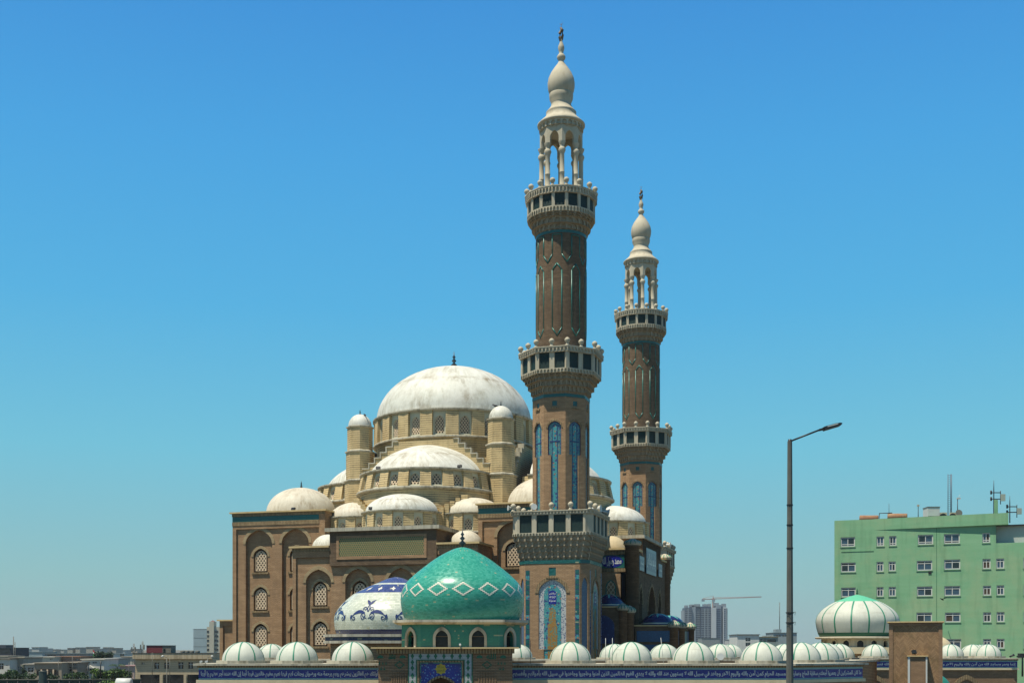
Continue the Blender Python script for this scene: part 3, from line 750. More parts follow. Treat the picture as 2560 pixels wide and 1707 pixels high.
for p0, p1, y0, y1, m in ((1595, 1606.5, 1388, 1424, LIGHTBLUE), (1612, 1636.5, 1368, 1432, LIGHTBLUE), (1643, 1651.5, 1408, 1440, LIGHTBLUE)):
    a, za = LU(p0, y1, UP); b, zb2 = LU(p1, y0, UP); zb2 = LU(p0, y0, UP)[1]
    mb = MB(); mb.fbox(frR, a, b, za, zb2, .1, .16); o = mb.build('tile_panel', m, mosque)
    mb = MB(); mb.fbox(frR, a + .25, b - .25, za + .3, zb2 - .3, .15, .17); q = mb.build('panel_field', FLOR_D, o)
    script(o, frR, 'إنما يعمر مساجد الله من', a + .3, b - .3, za + .45, zb2 - .45, .178, name='panel_script')
def column(x, y, z0, z1, r, capm=None):
    mb = MB(); mb.lathe([(r, z0), (r, z1), (r + .08, z1 + .02), (r + .08, z1 + .14), (r * .9, z1 + .2)], 16, x, y)
    o = mb.build('column', BRICK_D, mosque)
    c = MB(); c.lathe([(r + .05, z1 + .15), (r + .16, z1 + .28), (r + .12, z1 + .45), (r * .65, z1 + .66), (r * .15, z1 + .78), (0, z1 + .79)], 32, x, y, lobes=16, amp=.08)
    c.build('ribbed_cap', CREAM, o)
    c = MB()
    for k in range(12):
        a = 2 * pi * k / 12; 
        c.tube([(x + cos(a) * (r + .17), y + sin(a) * (r + .17), z1 + .25), (x + cos(a) * (r + .19), y + sin(a) * (r + .19), z1 + .4), (x + cos(a) * (r * .85), y + sin(a) * (r * .85), z1 + .62)], .045, 4)
    c.build('green_ribs', GREENR, o)
cv = LU(1581, 1370, UP)[0]
column(UP - .1, -9.0, 0, zl + .1, .62)
column(UP - .1, 9.0, 0, zl + .1, .55)
# front face of the entrance wing with the round-ended script panel
a, z0_ = LV(1497, 1420, -8.95); b, z1_ = LV(1561, 1386, -8.95)
mb = MB(); mb.fbox(frF, a, b, z0_, z1_, -.05, .04); o = mb.build('script_panel', TEAL, mosque)
cx_, cz_ = (a + b) / 2, (z0_ + z1_) / 2; hw, hh = (b - a) / 2 - .08, (z1_ - z0_) / 2 - .04
mb = MB(); mb.slab(frF, [(cx_ + hw * cos(t * pi / 12) * (1 if abs(cos(t * pi / 12)) > .99 else .93), cz_ + hh * sin(t * pi / 12)) for t in range(24)], .04, .05); mb.build('lapis_oval', LAPIS, o)
script(o, frF, 'محمد رسول الله', cx_ - hw * .78, cx_ + hw * .82, cz_ - hh * .75, cz_ + hh * .75, .058)
mb = MB(); mb.fbox(frF, a - .1, b + .1, z0_ - .35, z0_ - .02, -.02, .05); mb.fbox(frF, 15, UP - .7, zl - .5, zl - .1, -.02, .06); mb.build('soldier_course', BRICK_V, mosque)
c_, zz = LV(1527, 1460, -8.95)
window(mosque, frF, c_, zz - 1.4, .95, zz - .3, .7, 0.03, TEALR, .08, .3, .06)
dome(mosque, 17.6, -6.6, 1.55, 1.35, zl + .05, 28, m=DOMET, name='corner_dome')
# small tiled porches at the foot of the entrance
def porch(x0, x1, y0, y1, zt_, dr, dh, arch_front, name):
    mb = MB(); mb.box(x0, x1, y0, y1, 0, zt_); o = mb.build('porch_wall', BRICK_D, mosque)
    mb = MB(); mb.box(x0 - .1, x1 + .12, y0 - .12, y1, zt_, zt_ + .12); mb.build('porch_coping', COPE, mosque)
    cx, cy = (x0 + x1) / 2, (y0 + y1) / 2
    pr = dome_prof(dr, dh, zt_ + .15, 12)
    mb = MB(); mb.lathe([(dr + .05, zt_ + .1)] + pr, 32, cx, cy); d = mb.build('porch_dome', BLUEDOME, mosque)
    st = MB()
    for k in range(8):            # pale star rays spreading from the crown
        am = 2 * pi * k / 8 + .2
        rows = []
        for j in range(5, 13):
            r_, z_ = pr[j]; w = .393 * (j - 5) / 7.0
            rows.append([(cx + (r_ + .012) * cos(am + w * q), cy + (r_ + .012) * sin(am + w * q), z_ + .012) for q in (-1, -.5, 0, .5, 1)])
        for j in range(len(rows) - 1):
            i = st.add(rows[j] + rows[j + 1])
            for q in range(4): st.face(i + q, i + q + 1, i + 6 + q, i + 5 + q, smooth=True)
    st.build('star_rays', AQUADOME, d)
    st = MB(); r_, z_ = pr[1]; st.lathe([(pr[1][0] + .012, pr[1][1] - .04), (pr[1][0] + .012, pr[1][1] + .04)], 32, cx, cy); st.build('white_line', WHITEG, d)
    ff = front(y0)
    if arch_front:
        mb = MB(); mb.slab(ff, arch((x0 + x1) / 2, zt_ - 3.1, (x1 - x0) * .66, zt_ - 1.6, .95), -.02, .03); mb.build('tile_arch', FLOR_D, o)
        for k in range(3):
            cxk = x0 + (x1 - x0) * (k + .6) / 3.4
            mb = MB(); mb.slab(ff, arch(cxk, 3, .45, zt_ - 4.2, .35), -.02, .02); mb.build('blind_arch', FLOR_D, o)
    else:
        mb = MB(); mb.fbox(ff, x0 + .15, x1 - .25, zt_ - 1.35, zt_ - .4, -.02, .03); mb.build('blue_panel', FLOR_S, o)
        mb = MB(); mb.fbox(ff, x0 + .15, x1 - .25, zt_ - 3.6, zt_ - 1.6, -.02, .03); mb.build('blue_panel', FLOR_S, o)
        rr = frame(x1, 0, R(90)); mb = MB(); mb.fbox(rr, y0 + .6, y1 - .4, zt_ - 1.6, zt_ - .35, -.02, .03); mb.build('pale_panel', LIGHTBLUE, o)
    return o
porch(17.0, 19.9, -13.6, -8.95, 10.6, 1.35, 1.1, True, 'a')
porch(20.9, 24.2, -12.0, -8.2, 9.0, 1.45, 1.0, False, 'b')
porch(20.9, 24.2, -5.6, -1.8, 9.0, 1.45, 1.0, False, 'c')
for x, y, z in ((20.1, -13.4, 10.2), (20.6, -12.9, 10.0), (24.3, -11.9, 8.75), (24.3, -8.0, 8.75), (24.3, -2.0, 8.75), (21.2, -1.6, 9.6)): column(x, y, 0, z, .38)

# ------------------------------------------------------------------ minarets
def plan_oct(r): return [(r * cos(R(22.5 + 45 * k)), r * sin(R(22.5 + 45 * k))) for k in range(8)]
def plan_round(r, n=26): return [(r * cos(2 * pi * k / n), r * sin(2 * pi * k / n)) for k in range(n)]
def plan_sq(r, c=None):
    c = c if c is not None else 0.5
    return [(r, -r + c), (r, r - c), (r - c, r), (-r + c, r), (-r, r - c), (-r, -r + c), (-r + c, -r), (r - c, -r)]
def edges(P):
    n = len(P)
    for k in range(n):
        a, b = P[k], P[(k + 1) % n]; L = sqrt((b[0] - a[0]) ** 2 + (b[1] - a[1]) ** 2)
        yield k, frame(a[0], a[1], atan2(b[1] - a[1], b[0] - a[0])), L
BALL = MB(); BALL.lathe([(.2, 0), (.2, .06), (.13, .12), (.11, .2), (.2, .34), (.245, .46), (.22, .58), (.12, .68), (.03, .72), (0, .725)], 20, lobes=10, amp=.1)
POSTM = {}
def ball(parent, x, y, z):
    if 'm' not in POSTM:
        o = BALL.build('ball_finial', CREAM, parent); POSTM['m'] = o.data
    else:
        o = bpy.data.objects.new('ball_finial', POSTM['m']); COL.objects.link(o); o.parent = parent
    o.location = (x, y, z); o.rotation_euler = (0, 0, random.random() * 3); o.scale = (.86, .86, .92)
def balcony(parent, plan, r, rl, z0, zs0, zs1, z1, posts, lipcells, name='balcony', pw=.4, corner=None):
    """parapet: floor band z0-zs0, screens zs0-zs1, lip zs1-z1; posts(k) -> number of screens per side"""
    mb = MB()
    P, Q = plan(r), plan(rl)
    muqarnas(mb, plan, [(r + .05, z0, zs0)], lambda k: max(1, lipcells(k)))
    for rr, z in ((r + .05, zs0), (r + .05, z0)):
        A, B = plan(rr), plan(r - .5); n = len(A)
        i = mb.add([(x, y, z) for x, y in A] + [(x, y, z) for x, y in B])
        for k in range(n): mb.face(i + k, i + (k + 1) % n, i + n + (k + 1) % n, i + n + k)
    muqarnas(mb, plan, [(rl, zs1 + .06, z1 - .08)], lambda k: max(1, lipcells(k)))
    A, B, C = plan(rl + .03), plan(r - .5), plan(r - .02); n = len(A)
    for za, zb in ((z1 - .08, z1), (zs1, zs1 + .06)):
        D = A if za > zs1 + .1 else plan(rl - .08)
        i = mb.add([(x, y, za) for x, y in D] + [(x, y, zb) for x, y in D] + [(x, y, zb) for x, y in B] + [(x, y, za) for x, y in B])
        for q in range(4):
            for k in range(n): mb.face(i + q * n + k, i + q * n + (k + 1) % n, i + ((q + 1) % 4) * n + (k + 1) % n, i + ((q + 1) % 4) * n + k)
    o = mb.build(name, CREAM, parent)
    for k, fr, L in edges(P):
        c = posts(k)
        if c == 0:
            p = MB(); p.fbox(fr, 0, L, zs0, zs1, -.3, 0); p.build('post', CREAM, o); continue
        for q in range(c + 1):
            s = L * q / c
            if q == c and posts((k + 1) % len(P)) > 0: continue
            w = pw / 2
            a, b = max(s - w, 0 if corner else -w * .5), min(s + w, L if corner else L + w)
            p = MB(); p.fbox(fr, a, b, zs0, zs1, -.22, .012); p.build('post', CREAM, o)
        for q in range(c):
            p = MB(); p.fbox(fr, L * q / c, L * (q + 1) / c, zs0, zs1, -.14, -.08); p.build('screen', SCREEN, o)
    return o

def make_minaret(label):
    M = empty('minaret', label, 'minaret', (0, 0, 0), -YAW)
    # ---- base
    RB, CB = 2.95, 0.66
    zb1 = 14.2
    P = plan_sq(RB, CB)
    mb = MB()
    for k, fr, L in edges(P):
        if L > 2:
            lp = arch(L / 2, 7.0, 2.3, 11.55, 1.1); sq = rect(L / 2 - .3, L / 2 + .3, 12.95, 13.6)
            low = rect(L / 2 - .72, L / 2 + .72, 2.0, 6.99)
            mb.panel(fr, rect(0, L, 0, zb1), [lp, sq, low])
            for h in (lp, sq, low): mb.reveal(fr, h, -.1, 0)
        else:
            lp = arch(L / 2, 5, L * .62, 11.9, .9)
            mb.panel(fr, rect(0, L, 0, zb1), [lp]); mb.reveal(fr, lp, -.1, 0)
    mb.build('base', BRICK, M)
    tiles = None
    for k, fr, L in edges(P):
        if L > 2:
            c = L / 2
            t = MB(); t.panel(fr, arch(c, 7.0, 2.3, 11.55, 1.1), (), -.08); o = t.build('tile_panel', BORDER, M)
            t = MB(); t.slab(fr, arch(c, 2.0, 1.42, 11.45, .78), -.075, -.06); t.build('turquoise_field', FLOR_T, o)
            t = MB(); t.slab(fr, [(c - .4, 2.0), (c + .4, 2.0), (c + .4, 9.0), (c + .3, 9.05), (c + .3, 9.9), (c + .22, 10.2), (c, 10.4), (c - .22, 10.2), (c - .3, 9.9), (c - .3, 9.05), (c - .4, 9.0)], -.06, -.05); t.build('ochre_field', FLOR_O, o)
            t = MB(); t.slab(fr, arch(c, 10.65, .66, 11.5, .28), -.06, -.045); t.build('lapis_plaque', LAPIS, o)
            for q in range(3): script(o, fr, ('بسم الله الرحمن', 'لا إله إلا الله', 'محمد رسول الله')[q], c - .27, c + .27, 11.38 - q * .28, 11.6 - q * .28, -.04, name='plaque_script')
            t = MB(); t.fbox(fr, c - .3, c + .3, 12.95, 13.6, -.09, -.03); t.build('teal_square', TEAL, M)
            t = MB(); t.fbox(fr, c - .5, c + .5, 12.74, 12.84, -.05, .09); t.build('square_sill', BRICK_V, M); t = MB(); t.ring(fr, archtop(c, 2.32, 11.55, 1.12), archtop(c, 2.9, 11.55, 1.42), -.02, .05); t.build('arch_ring', BRICK_V, M)
            for s in (.22, L - .22):
                b = MB(); b.fbox(fr, s - .17, s + .17, 3, 13.4, -.03, .006); st = b.build('tile_ladder', BLUET, M)
                if k == 6:
                    for q in range(26):
                        e = MB(); z = 3.05 + q * .4; e.fbox(fr, s - .15, s + .15, z, z + .33, 0, .022); e.build('tile', TEAL if q % 4 else FLOR_T, st)
        else:
            t = MB(); t.panel(fr, arch(L / 2, 5, L * .62, 11.9, .9), (), -.08); t.build('tile_panel', LIGHTBLUE, M)
    t = MB()
    Q, Z = plan_sq(RB + .03, CB), (13.93, 14.2)
    t.prism(Q, *Z); t.build('teal_band', TEAL, M)
    # ---- square balcony on its stalactites
    lv = [(2.92, 14.2, 14.42), (3.0, 14.42, 14.88), (3.1, 14.88, 15.32), (3.22, 15.32, 15.76), (3.32, 15.76, 16.18)]
    mb = MB(); muqarnas(mb, lambda r: plan_sq(r, .55), lv, lambda k: 10 if k % 2 == 0 else 1); mb.build('stalactites', CREAMG, M)
    o = balcony(M, lambda r: plan_sq(r, .5), 3.34, 3.5, 16.18, 16.42, 17.85, 18.2, lambda k: 4 if k % 2 == 0 else 0, lambda k: 22 if k % 2 == 0 else 2, corner=True)
    t = MB(); t.prism(plan_sq(3.1, .45), 16.3, 16.4); t.build('floor', CREAM, o)
    for s in (-1, 1):
        for q in (-1, -.5, 0, .5, 1):
            ball(o, q * 3.2, s * 3.25, 18.2)
            if abs(q) < 1: ball(o, s * 3.25, q * 3.2, 18.2)
    # ---- octagonal shaft
    RO = 2.4; P = plan_oct(RO)
    mb = MB(); c_ = None
    for k, fr, L in edges(P):
        c = L / 2
        key = [(c - .31, 16.5), (c + .31, 16.5), (c + .31, 22.85), (c + .56, 22.85)] + archtop(c, 1.12, 25.05, .55) + [(c - .56, 22.85), (c - .31, 22.85)]
        sq = rect(c - .2, c + .2, 26.85, 27.25)
        mb.panel(fr, rect(0, L, 16.4, 28), [key, sq]); mb.reveal(fr, key, -.12, 0); mb.reveal(fr, sq, -.1, 0)
    mb.build('shaft', BRICK, M)
    for k, fr, L in edges(P):
        c = L / 2
        t = MB(); t.panel(fr, [(c - .31, 16.5), (c + .31, 16.5), (c + .31, 22.85), (c + .56, 22.85)] + archtop(c, 1.12, 25.05, .55) + [(c - .56, 22.85), (c - .31, 22.85)], (), -.1); o = t.build('tile_panel', FLOR_B, M)
        t = MB(); t.slab(fr, arch(c, 16.5, .36, 25.0, .35), -.1, -.088); t.build('turquoise_field', FLOR_T, o)
        t = MB(); t.slab(fr, rect(c - .42, c + .42, 23.9, 24.0), -.09, -.07); t.build('panel_bar', MOTIF, o)
        t = MB(); t.ring(fr, arch(c, 22.86, .98, 25.05, .47), arch(c, 22.86, 1.1, 25.05, .54), -.1, -.085); t.build('blue_outline', MOTIF, o)
        t = MB(); t.ring(fr, arch(c, 16.5, .36, 25.0, .35), arch(c, 16.5, .46, 25.0, .4), -.1, -.083); t.build('blue_outline', MOTIF, o)
        t = MB(); t.fbox(fr, c - .2, c + .2, 26.85, 27.25, -.1, -.04); t.build('teal_square', TEAL, M)
        t = MB(); t.fbox(fr, c - .34, c + .34, 26.62, 26.74, -.05, .08); t.build('square_sill', BRICK_V, M); t = MB(); t.ring(fr, archtop(c, 1.16, 25.05, .57), archtop(c, 1.4, 25.05, .72), -.02, .04); t.build('arch_ring', BRICK_V, M)
    t = MB(); t.prism(plan_oct(RO + .03), 27.55, 27.8); t.build('teal_band', TEAL, M)
    # ---- octagonal balcony
    lv = [(2.42, 27.85, 27.98), (2.55, 27.98, 28.45), (2.8, 28.45, 28.9), (3.05, 28.9, 29.2), (3.22, 29.2, 29.36)]
    mb = MB(); muqarnas(mb, plan_oct, lv, lambda k: 5); mb.build('stalactites', CREAMG, M)
    o = balcony(M, plan_oct, 3.34, 3.58, 29.36, 29.7, 31.0, 31.45, lambda k: 2, lambda k: 9, pw=.42)
    t = MB(); t.prism(plan_oct(3.2), 29.4, 29.65); t.build('floor', CREAM, o)
    for k in range(8):
        a = R(22.5 + 45 * k); ball(o, 3.4 * cos(a), 3.4 * sin(a), 31.44)
        a = R(45 * k); ball(o, 3.16 * cos(a), 3.16 * sin(a), 31.44)
    # ---- round shaft with teal ribs
    RS = 2.07
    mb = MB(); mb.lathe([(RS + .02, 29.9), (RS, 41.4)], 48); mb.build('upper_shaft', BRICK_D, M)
    rb = MB()
    def pol(pts, w=.048):
        for (a0, z0), (a1, z1) in zip(pts[:-1], pts[1:]):
            n = max(1, int(abs(a1 - a0) / R(5)))
            q = [((RS + .01) * cos(a0 + (a1 - a0) * k / n), (RS + .01) * sin(a0 + (a1 - a0) * k / n), z0 + (z1 - z0) * k / n) for k in range(n + 1)]
            rb.tube(q, w, 5)
    for k in range(8):
        t = R(-90 + 45 * k + 4.5); h = R(11)
        pol([(t + R(22.5), 38.6), (t + h, 39.25), (t + h, 40.85), (t - h, 40.85), (t - h, 39.25), (t - R(22.5), 38.6)])
        pol([(t, 38.5), (t + h, 37.95), (t + h, 33.25), (t, 32.6), (t - h, 33.25), (t - h, 37.95), (t, 38.5)])
    rb.build('teal_ribs', TEALR, M)
    t = MB(); t.lathe([(RS + .04, 40.98), (RS + .06, 41.22)], 48); t.build('teal_band', TEAL, M)
    # ---- round balcony
    lv = [(2.12, 41.2, 41.3), (2.22, 41.3, 41.72), (2.46, 41.72, 42.2), (2.66, 42.2, 42.36), (2.76, 42.36, 42.52)]
    mb = MB(); muqarnas(mb, lambda r: plan_round(r, 28), lv, lambda k: 1)
    mb.build('stalactites', CREAMG, M)
    P16 = lambda r: [(r * cos(R(22.5 * k)), r * sin(R(22.5 * k))) for k in range(16)]
    o = balcony(M, P16, 2.82, 3.03, 42.52, 42.95, 44.0, 44.55, lambda k: 1, lambda k: 4, pw=.34)
    t = MB(); t.prism(P16(2.7), 42.6, 42.9); t.build('floor', CREAM, o)
    for k in range(16): ball(o, 2.88 * cos(R(22.5 * k)), 2.88 * sin(R(22.5 * k)), 44.53)
    # ---- lantern
    mb = MB(); mb.lathe([(1.75, 43.1), (1.75, 44.7), (1.55, 44.9)], 24); lan = mb.build('lantern', CREAM, M)
    PL = [(1.78 * cos(R(-73.5 + 45 * k)), 1.78 * sin(R(-73.5 + 45 * k))) for k in range(8)]
    mb = MB()
    for k, fr, L in edges(PL):
        lp = archtop(L / 2, L * .56, 49.0, .55, 5)
        out = [(L, 48.0), (L, 49.95), (0, 49.95), (0, 48.0), (L * .1, 48.0), (L * .22, 48.5)] + lp[::-1] + [(L * .78, 48.5), (L * .9, 48.0)]
        op = [(L * .9, 48.0), (L * .78, 48.5)] + lp + [(L * .22, 48.5), (L * .1, 48.0)]
        mb.panel(fr, out, (), 0); mb.panel(fr, out, (), -.28); mb.reveal(fr, op, -.28, 0, closed=False)
    mb.prism(plan_round(1.7, 16), 49.86, 49.95)
    mb.build('arcade_ring', CREAM, lan)
    for x, y in PL:
        x, y = x * .92, y * .92
        c = MB(); c.lathe([(.26, 44.6), (.26, 45.0), (.21, 45.05), (.2, 46.0), (.215, 46.02), (.215, 46.08), (.2, 46.1), (.19, 47.6), (.24, 47.7), (.31, 47.9), (.24, 48.08), (.15, 48.15), (.2, 48.3), (.3, 48.55), (.3, 48.6)], 12, x, y); c.build('column', CREAM, lan)
    # canopy with a row of small niches below the lip
    mb = MB(); muqarnas(mb, lambda r: plan_round(r, 24), [(1.76, 49.9, 50.0), (1.84, 50.0, 50.42)], lambda k: 1)
    mb.lathe([(1.84, 50.42), (1.98, 50.46), (1.99, 50.58), (1.7, 50.85), (1.42, 51.1), (1.28, 51.3), (1.24, 51.55), (1.27, 51.62), (1.2, 51.7), (1.02, 51.9), (.84, 52.2), (.82, 52.4), (.98, 52.78), (1.0, 53.1), (.96, 53.2)], 40)
    cp = mb.build('canopy', CREAM, M)
    mb = MB(); mb.lathe([(.94, 53.15), (1.05, 53.4), (1.12, 53.75), (1.13, 54.1), (1.05, 54.5), (.85, 54.95), (.55, 55.4), (.32, 55.7), (.22, 55.9)], 40); mb.build('bulb', CREAM, M)
    mb = MB(); mb.lathe([(.22, 55.88), (.2, 55.98), (.33, 56.12), (.36, 56.3), (.28, 56.45), (.16, 56.58), (.2, 56.75), (.27, 57.0), (.24, 57.2), (.14, 57.45), (.1, 57.6), (.12, 57.75)], 20); mb.build('finial_stem', CREAM, M)
    mb = MB(); mb.tube([(-.02, 0, 57.6), (-.1, 0, 57.95), (-.12, .02, 58.3), (.0, .02, 58.55), (-.1, 0, 58.75)], [.12, .15, .14, .1, .04], 8); mb.tube([(.05, 0, 57.7), (.13, 0, 58.1), (.1, 0, 58.5), (-.04, 0, 58.74)], [.1, .1, .12, .08], 8)
    mb.tube([(0, 0, 58.7), (.01, 0, 59.05)], .02, 4); mb.tube([(0, 0, 58.95), (.14, 0, 59.12)], .015, 4); mb.tube([(0, 0, 58.95), (-.12, 0, 59.1)], .015, 4)
    mb.build('finial_crest', BRONZE, M)
    return M
min1 = make_minaret('tall nearer minaret rising beside the turquoise dome, tiled base in full view')
min1.location = mw(15.884, -18.4)
min2 = copy_tree(min1); min2.location = mw(15.884, 18.4)
min2['label'] = 'shorter looking farther minaret standing behind the entrance on the right'
for m_ in (min1, min2): m_['group'] = 'minarets flanking the entrance'

# horn loudspeakers on the balconies
def horn(p, direc, L, label, group=None):
    mb = MB(); d = Vector(direc).normalized(); p = Vector(p)
    mb.tube([p - d * L, p - d * L * .6, p - d * L * .55, p, p + d * L * .25, p + d * L * .26], [L * .16, L * .16, L * .07, L * .2, L * .42, L * .43], 14)
    o = bpy.data.objects.new('horn_loudspeaker', None)
    me = mb.build('horn_loudspeaker', GREYW)
    tag(me, label, 'loudspeaker', group)
    mb = MB(); mb.tube([p - d * L * .5, p - d * L * .5 - Vector((0, 0, L * .5))], L * .05, 5); mb.build('bracket', BLACK, me)
    return me
bx = lambda u, v, z: mw(15.884 + u, -18.4 + v, z)
by2 = lambda u, v, z: mw(15.884 + u, 18.4 + v, z)
horn(bx(-3.5, -3.3, 18.5), (-1, -.3, 0), .55, 'pale horn loudspeaker at the left corner of the nearer minaret square balcony', 'balcony loudspeakers')
horn(bx(-1.45, -3.3, 18.5), (.1, -1, .1), .6, 'round mouthed horn loudspeaker on the front rail of the nearer minaret', 'balcony loudspeakers')
horn(bx(3.4, -.9, 18.5), (1, -.4, 0), .7, 'horn loudspeaker on the right corner of the nearer minaret square balcony', 'balcony loudspeakers')
horn(bx(3.6, 1.3, 18.45), (1, .1, -.15), .7, 'horn loudspeaker jutting far right from the nearer minaret square balcony', 'balcony loudspeakers')
horn(by2(3.5, -2.2, 18.5), (1, -.3, 0), .7, 'horn loudspeaker jutting right from the farther minaret square balcony', 'balcony loudspeakers')

# floodlights and birds on the domes
def flood(u, v, z, label):
    mb = MB(); mb.box(-.28, .28, -.12, .1, .12, .42); mb.box(-.04, .04, -.05, .05, -.05, .14); o = mb.build('floodlight', BLACK)
    o.location = mw(u, v, z); o.rotation_euler = (R(-20), 0, -YAW + random.uniform(-.4, .4)); tag(o, label, 'floodlight', 'roof floodlights'); o.scale = (.75,) * 3
flood(-2.9, -12.9, 23.52, 'black floodlight on the left rim of the large half dome')
flood(4.6, -11.7, 23.52, 'black floodlight on the right rim of the large half dome')
flood(-1.9, -16.9, 19.3, 'black floodlight on the rim of the small central half dome')
flood(-10.9, -14.2, 19.86, 'black floodlight on the brick tower roof below the left dome')
def bird(u, v, z, rz, label, cat_group):
    mb = MB()
    mb.tube([(-.2, 0, .12), (-.12, 0, .16), (0, 0, .17), (.1, 0, .2), (.16, 0, .27), (.22, 0, .27), (.27, 0, .25)], [.02, .05, .085, .07, .045, .045, .008], 8)
    mb.tube([(.02, .03, .1), (.02, .03, 0)], .01, 4); mb.tube([(.02, -.03, .1), (.02, -.03, 0)], .01, 4)
    mb.poly([(-.12, .04, .17), (-.12, -.04, .17), (-.36, -.06, .1), (-.36, .06, .1)])
    o = mb.build('bird', BLACK); o.location = mw(u, v, z); o.rotation_euler = (0, 0, rz); o.scale = (1.25,) * 3
    tag(o, label, 'bird', cat_group)
bird(-6.55, -7.5, 29.55, 2.0, 'dark bird perched on the left turret dome', 'perched birds')
bird(6.75, -7.45, 29.7, 3.0, 'dark bird perched by the finial of the right turret dome', 'perched birds')

# ------------------------------------------------------------------ gatehouse with the turquoise dome
GY = 57.0
gx = at(1112, 0, GY).x
gate = empty('gatehouse', 'brick gatehouse carrying the big turquoise tiled onion dome', 'gatehouse', (gx, GY, 0))
def GL(px, py, Y=GY): p = at(px, py, Y); return p.x - gx, p.z
gf = frame(0, 0, 0.0)
x0, x1 = GL(946, 1620)[0], GL(1281, 1620)[0]
fa, fb = GL(1023, 0)[0], GL(1179, 0)[0]; ztop = GL(0, 1633)[1]
ia, ib = GL(1040, 0)[0], GL(1162, 0)[0]; zin = GL(0, 1648)[1]
ba, bb = GL(1049, 0)[0], GL(1155, 0)[0]; zbl = GL(0, 1654.5)[1]
ax_, az_ = GL(1099.5, 1688.4)
mb = MB()
door = [(ba, 0), (bb, 0), (bb, zbl), (ba, zbl)]
mb.panel(gf, rect(x0, x1, 0, 7.0), [rect(ba, bb, 0.01, zbl)]); mb.reveal(gf, rect(ba, bb, 0.01, zbl), -.35, 0)
mb.box(x0, x0 + .3, .003, 7.5, 0, 7.0); mb.box(x1 - .3, x1, .003, 7.5, 0, 7.0); mb.box(x0 + .3, x1 - .3, 7.2, 7.5, 0, 7.0)
mb.build('wall', BRICK_F, gate)
mb = MB(); mb.box(GL(929, 0)[0], GL(1297, 0)[0], -.35, 7.9, 7.03, 7.1); mb.build('coping', COPE, gate)
mb = MB(); mb.fbox(gf, x0 - .1, x1 + .1, 6.8, 7.03, -.03, .12); mb.build('soldier_course', BRICK_V, gate)
# white tile frame with green drops
mb = MB(); o = [(fa, 0), (fa, ztop), (fb, ztop), (fb, 0)]; i_ = [(ia, 0), (ia, zin), (ib, zin), (ib, 0)]
mb.ring(gf, i_, o, -.02, .05); fro = mb.build('tile_frame', m_brick('white_glazed_brick', (.52, .55, .55), (.42, .46, .47), (.25, .27, .27), ch=.07, bw=.16, jw=.16, sa=.2), gate)
mb = MB(); mb.ring(gf, [(fa - .01, 0), (fa - .01, ztop + .01), (fb + .01, ztop + .01), (fb + .01, 0)], [(fa - .05, 0), (fa - .05, ztop + .05), (fb + .05, ztop + .05), (fb + .05, 0)], -.02, .06)
mb.ring(gf, [(ia + .04, 0), (ia + .04, zin - .04), (ib - .04, zin - .04), (ib - .04, 0)], [(ia, 0), (ia, zin), (ib, zin), (ib, 0)], -.02, .06); mb.build('green_edging', GREEND, fro)
mb = MB(); mb.ring(gf, [(ba, 0), (ba, zbl), (bb, zbl), (bb, 0)], [(ia + .045, 0), (ia + .045, zin - .045), (ib - .045, zin - .045), (ib - .045, 0)], -.02, .035); mb.build('brick_border', BRICK_V, fro)
drop = MB(); drop.slab(frame(0, 0, 0), [(0, -.13), (.035, -.09), (.03, -.055), (.075, -.02), (.08, .03), (.04, .08), (.03, .12), (0, .14), (-.03, .12), (-.04, .08), (-.08, .03), (-.075, -.02), (-.03, -.055), (-.035, -.09)], .045, .06)
dm = None
cols_ = [1031.2, 1051, 1070.7, 1089.3, 1110, 1130.3, 1150.3, 1170.2]
spots = [(px, 1640) for px in cols_] + [(px, y) for px in (1031.2, 1170.2) for y in (1655, 1669.5, 1688, 1706, 1724)]
for px, py in spots:
    x, z = GL(px, py)
    if dm is None: q = drop.build('green_drop', GREEND, fro); dm = q.data
    else: q = bpy.data.objects.new('green_drop', dm); COL.objects.link(q); q.parent = fro
    q.location = (x, 0, z)
# blue floral spandrel with pointed doorway
aw = (bb - ba) - .2; lp = arch((ba + bb) / 2, 0.0, aw, 4.75, az_ - 4.75, 10, .1)
mb = MB(); mb.panel(gf, rect(ba + .03, bb - .03, -.01, zbl - .03), [lp], -.2); mb.reveal(gf, lp, -1.0, -.2); sp = mb.build('spandrel_tiles', FLOR_G, gate)
mb = MB(); mb.ring(gf, archtop((ba + bb) / 2, aw - .16, 4.7, az_ - 4.79, 10, .1), archtop((ba + bb) / 2, aw + .06, 4.75, az_ - 4.73, 10, .1), -.4, -.17); mb.build('doorway_ring', BRICK_V, sp)
mb = MB(); mb.ring(gf, [(ba + .06, 0), (ba + .06, zbl - .06), (bb - .06, zbl - .06), (bb - .06, 0)], [(ba, 0), (ba, zbl), (bb, zbl), (bb, 0)], -.3, -.17); mb.build('cyan_edging', FLOR_T, sp)
mb = MB(); mb.panel(gf, rect(x0, x1, 0, 6.5), (), -1.05); mb.build('doorway_back', BRICK_D, sp)
mx, mz = GL(1101.6, 1671.4)
mb = MB(); mb.slab(gf, [(mx + .25 * (1 + .1 * cos(8 * t)) * cos(t), mz + .24 * (1 + .1 * cos(8 * t)) * sin(t)) for t in [2 * pi * k / 48 for k in range(48)]], -.2, -.175); med = mb.build('yellow_medallion', YELLOWG, sp)
script(med, gf, 'الرحمن', mx - .17, mx + .17, mz - .15, mz + .01, -.168, OLIVE, 'medallion_script'); script(med, gf, 'بسم الله', mx - .15, mx + .15, mz + .02, mz + .17, -.168, OLIVE, 'medallion_script')
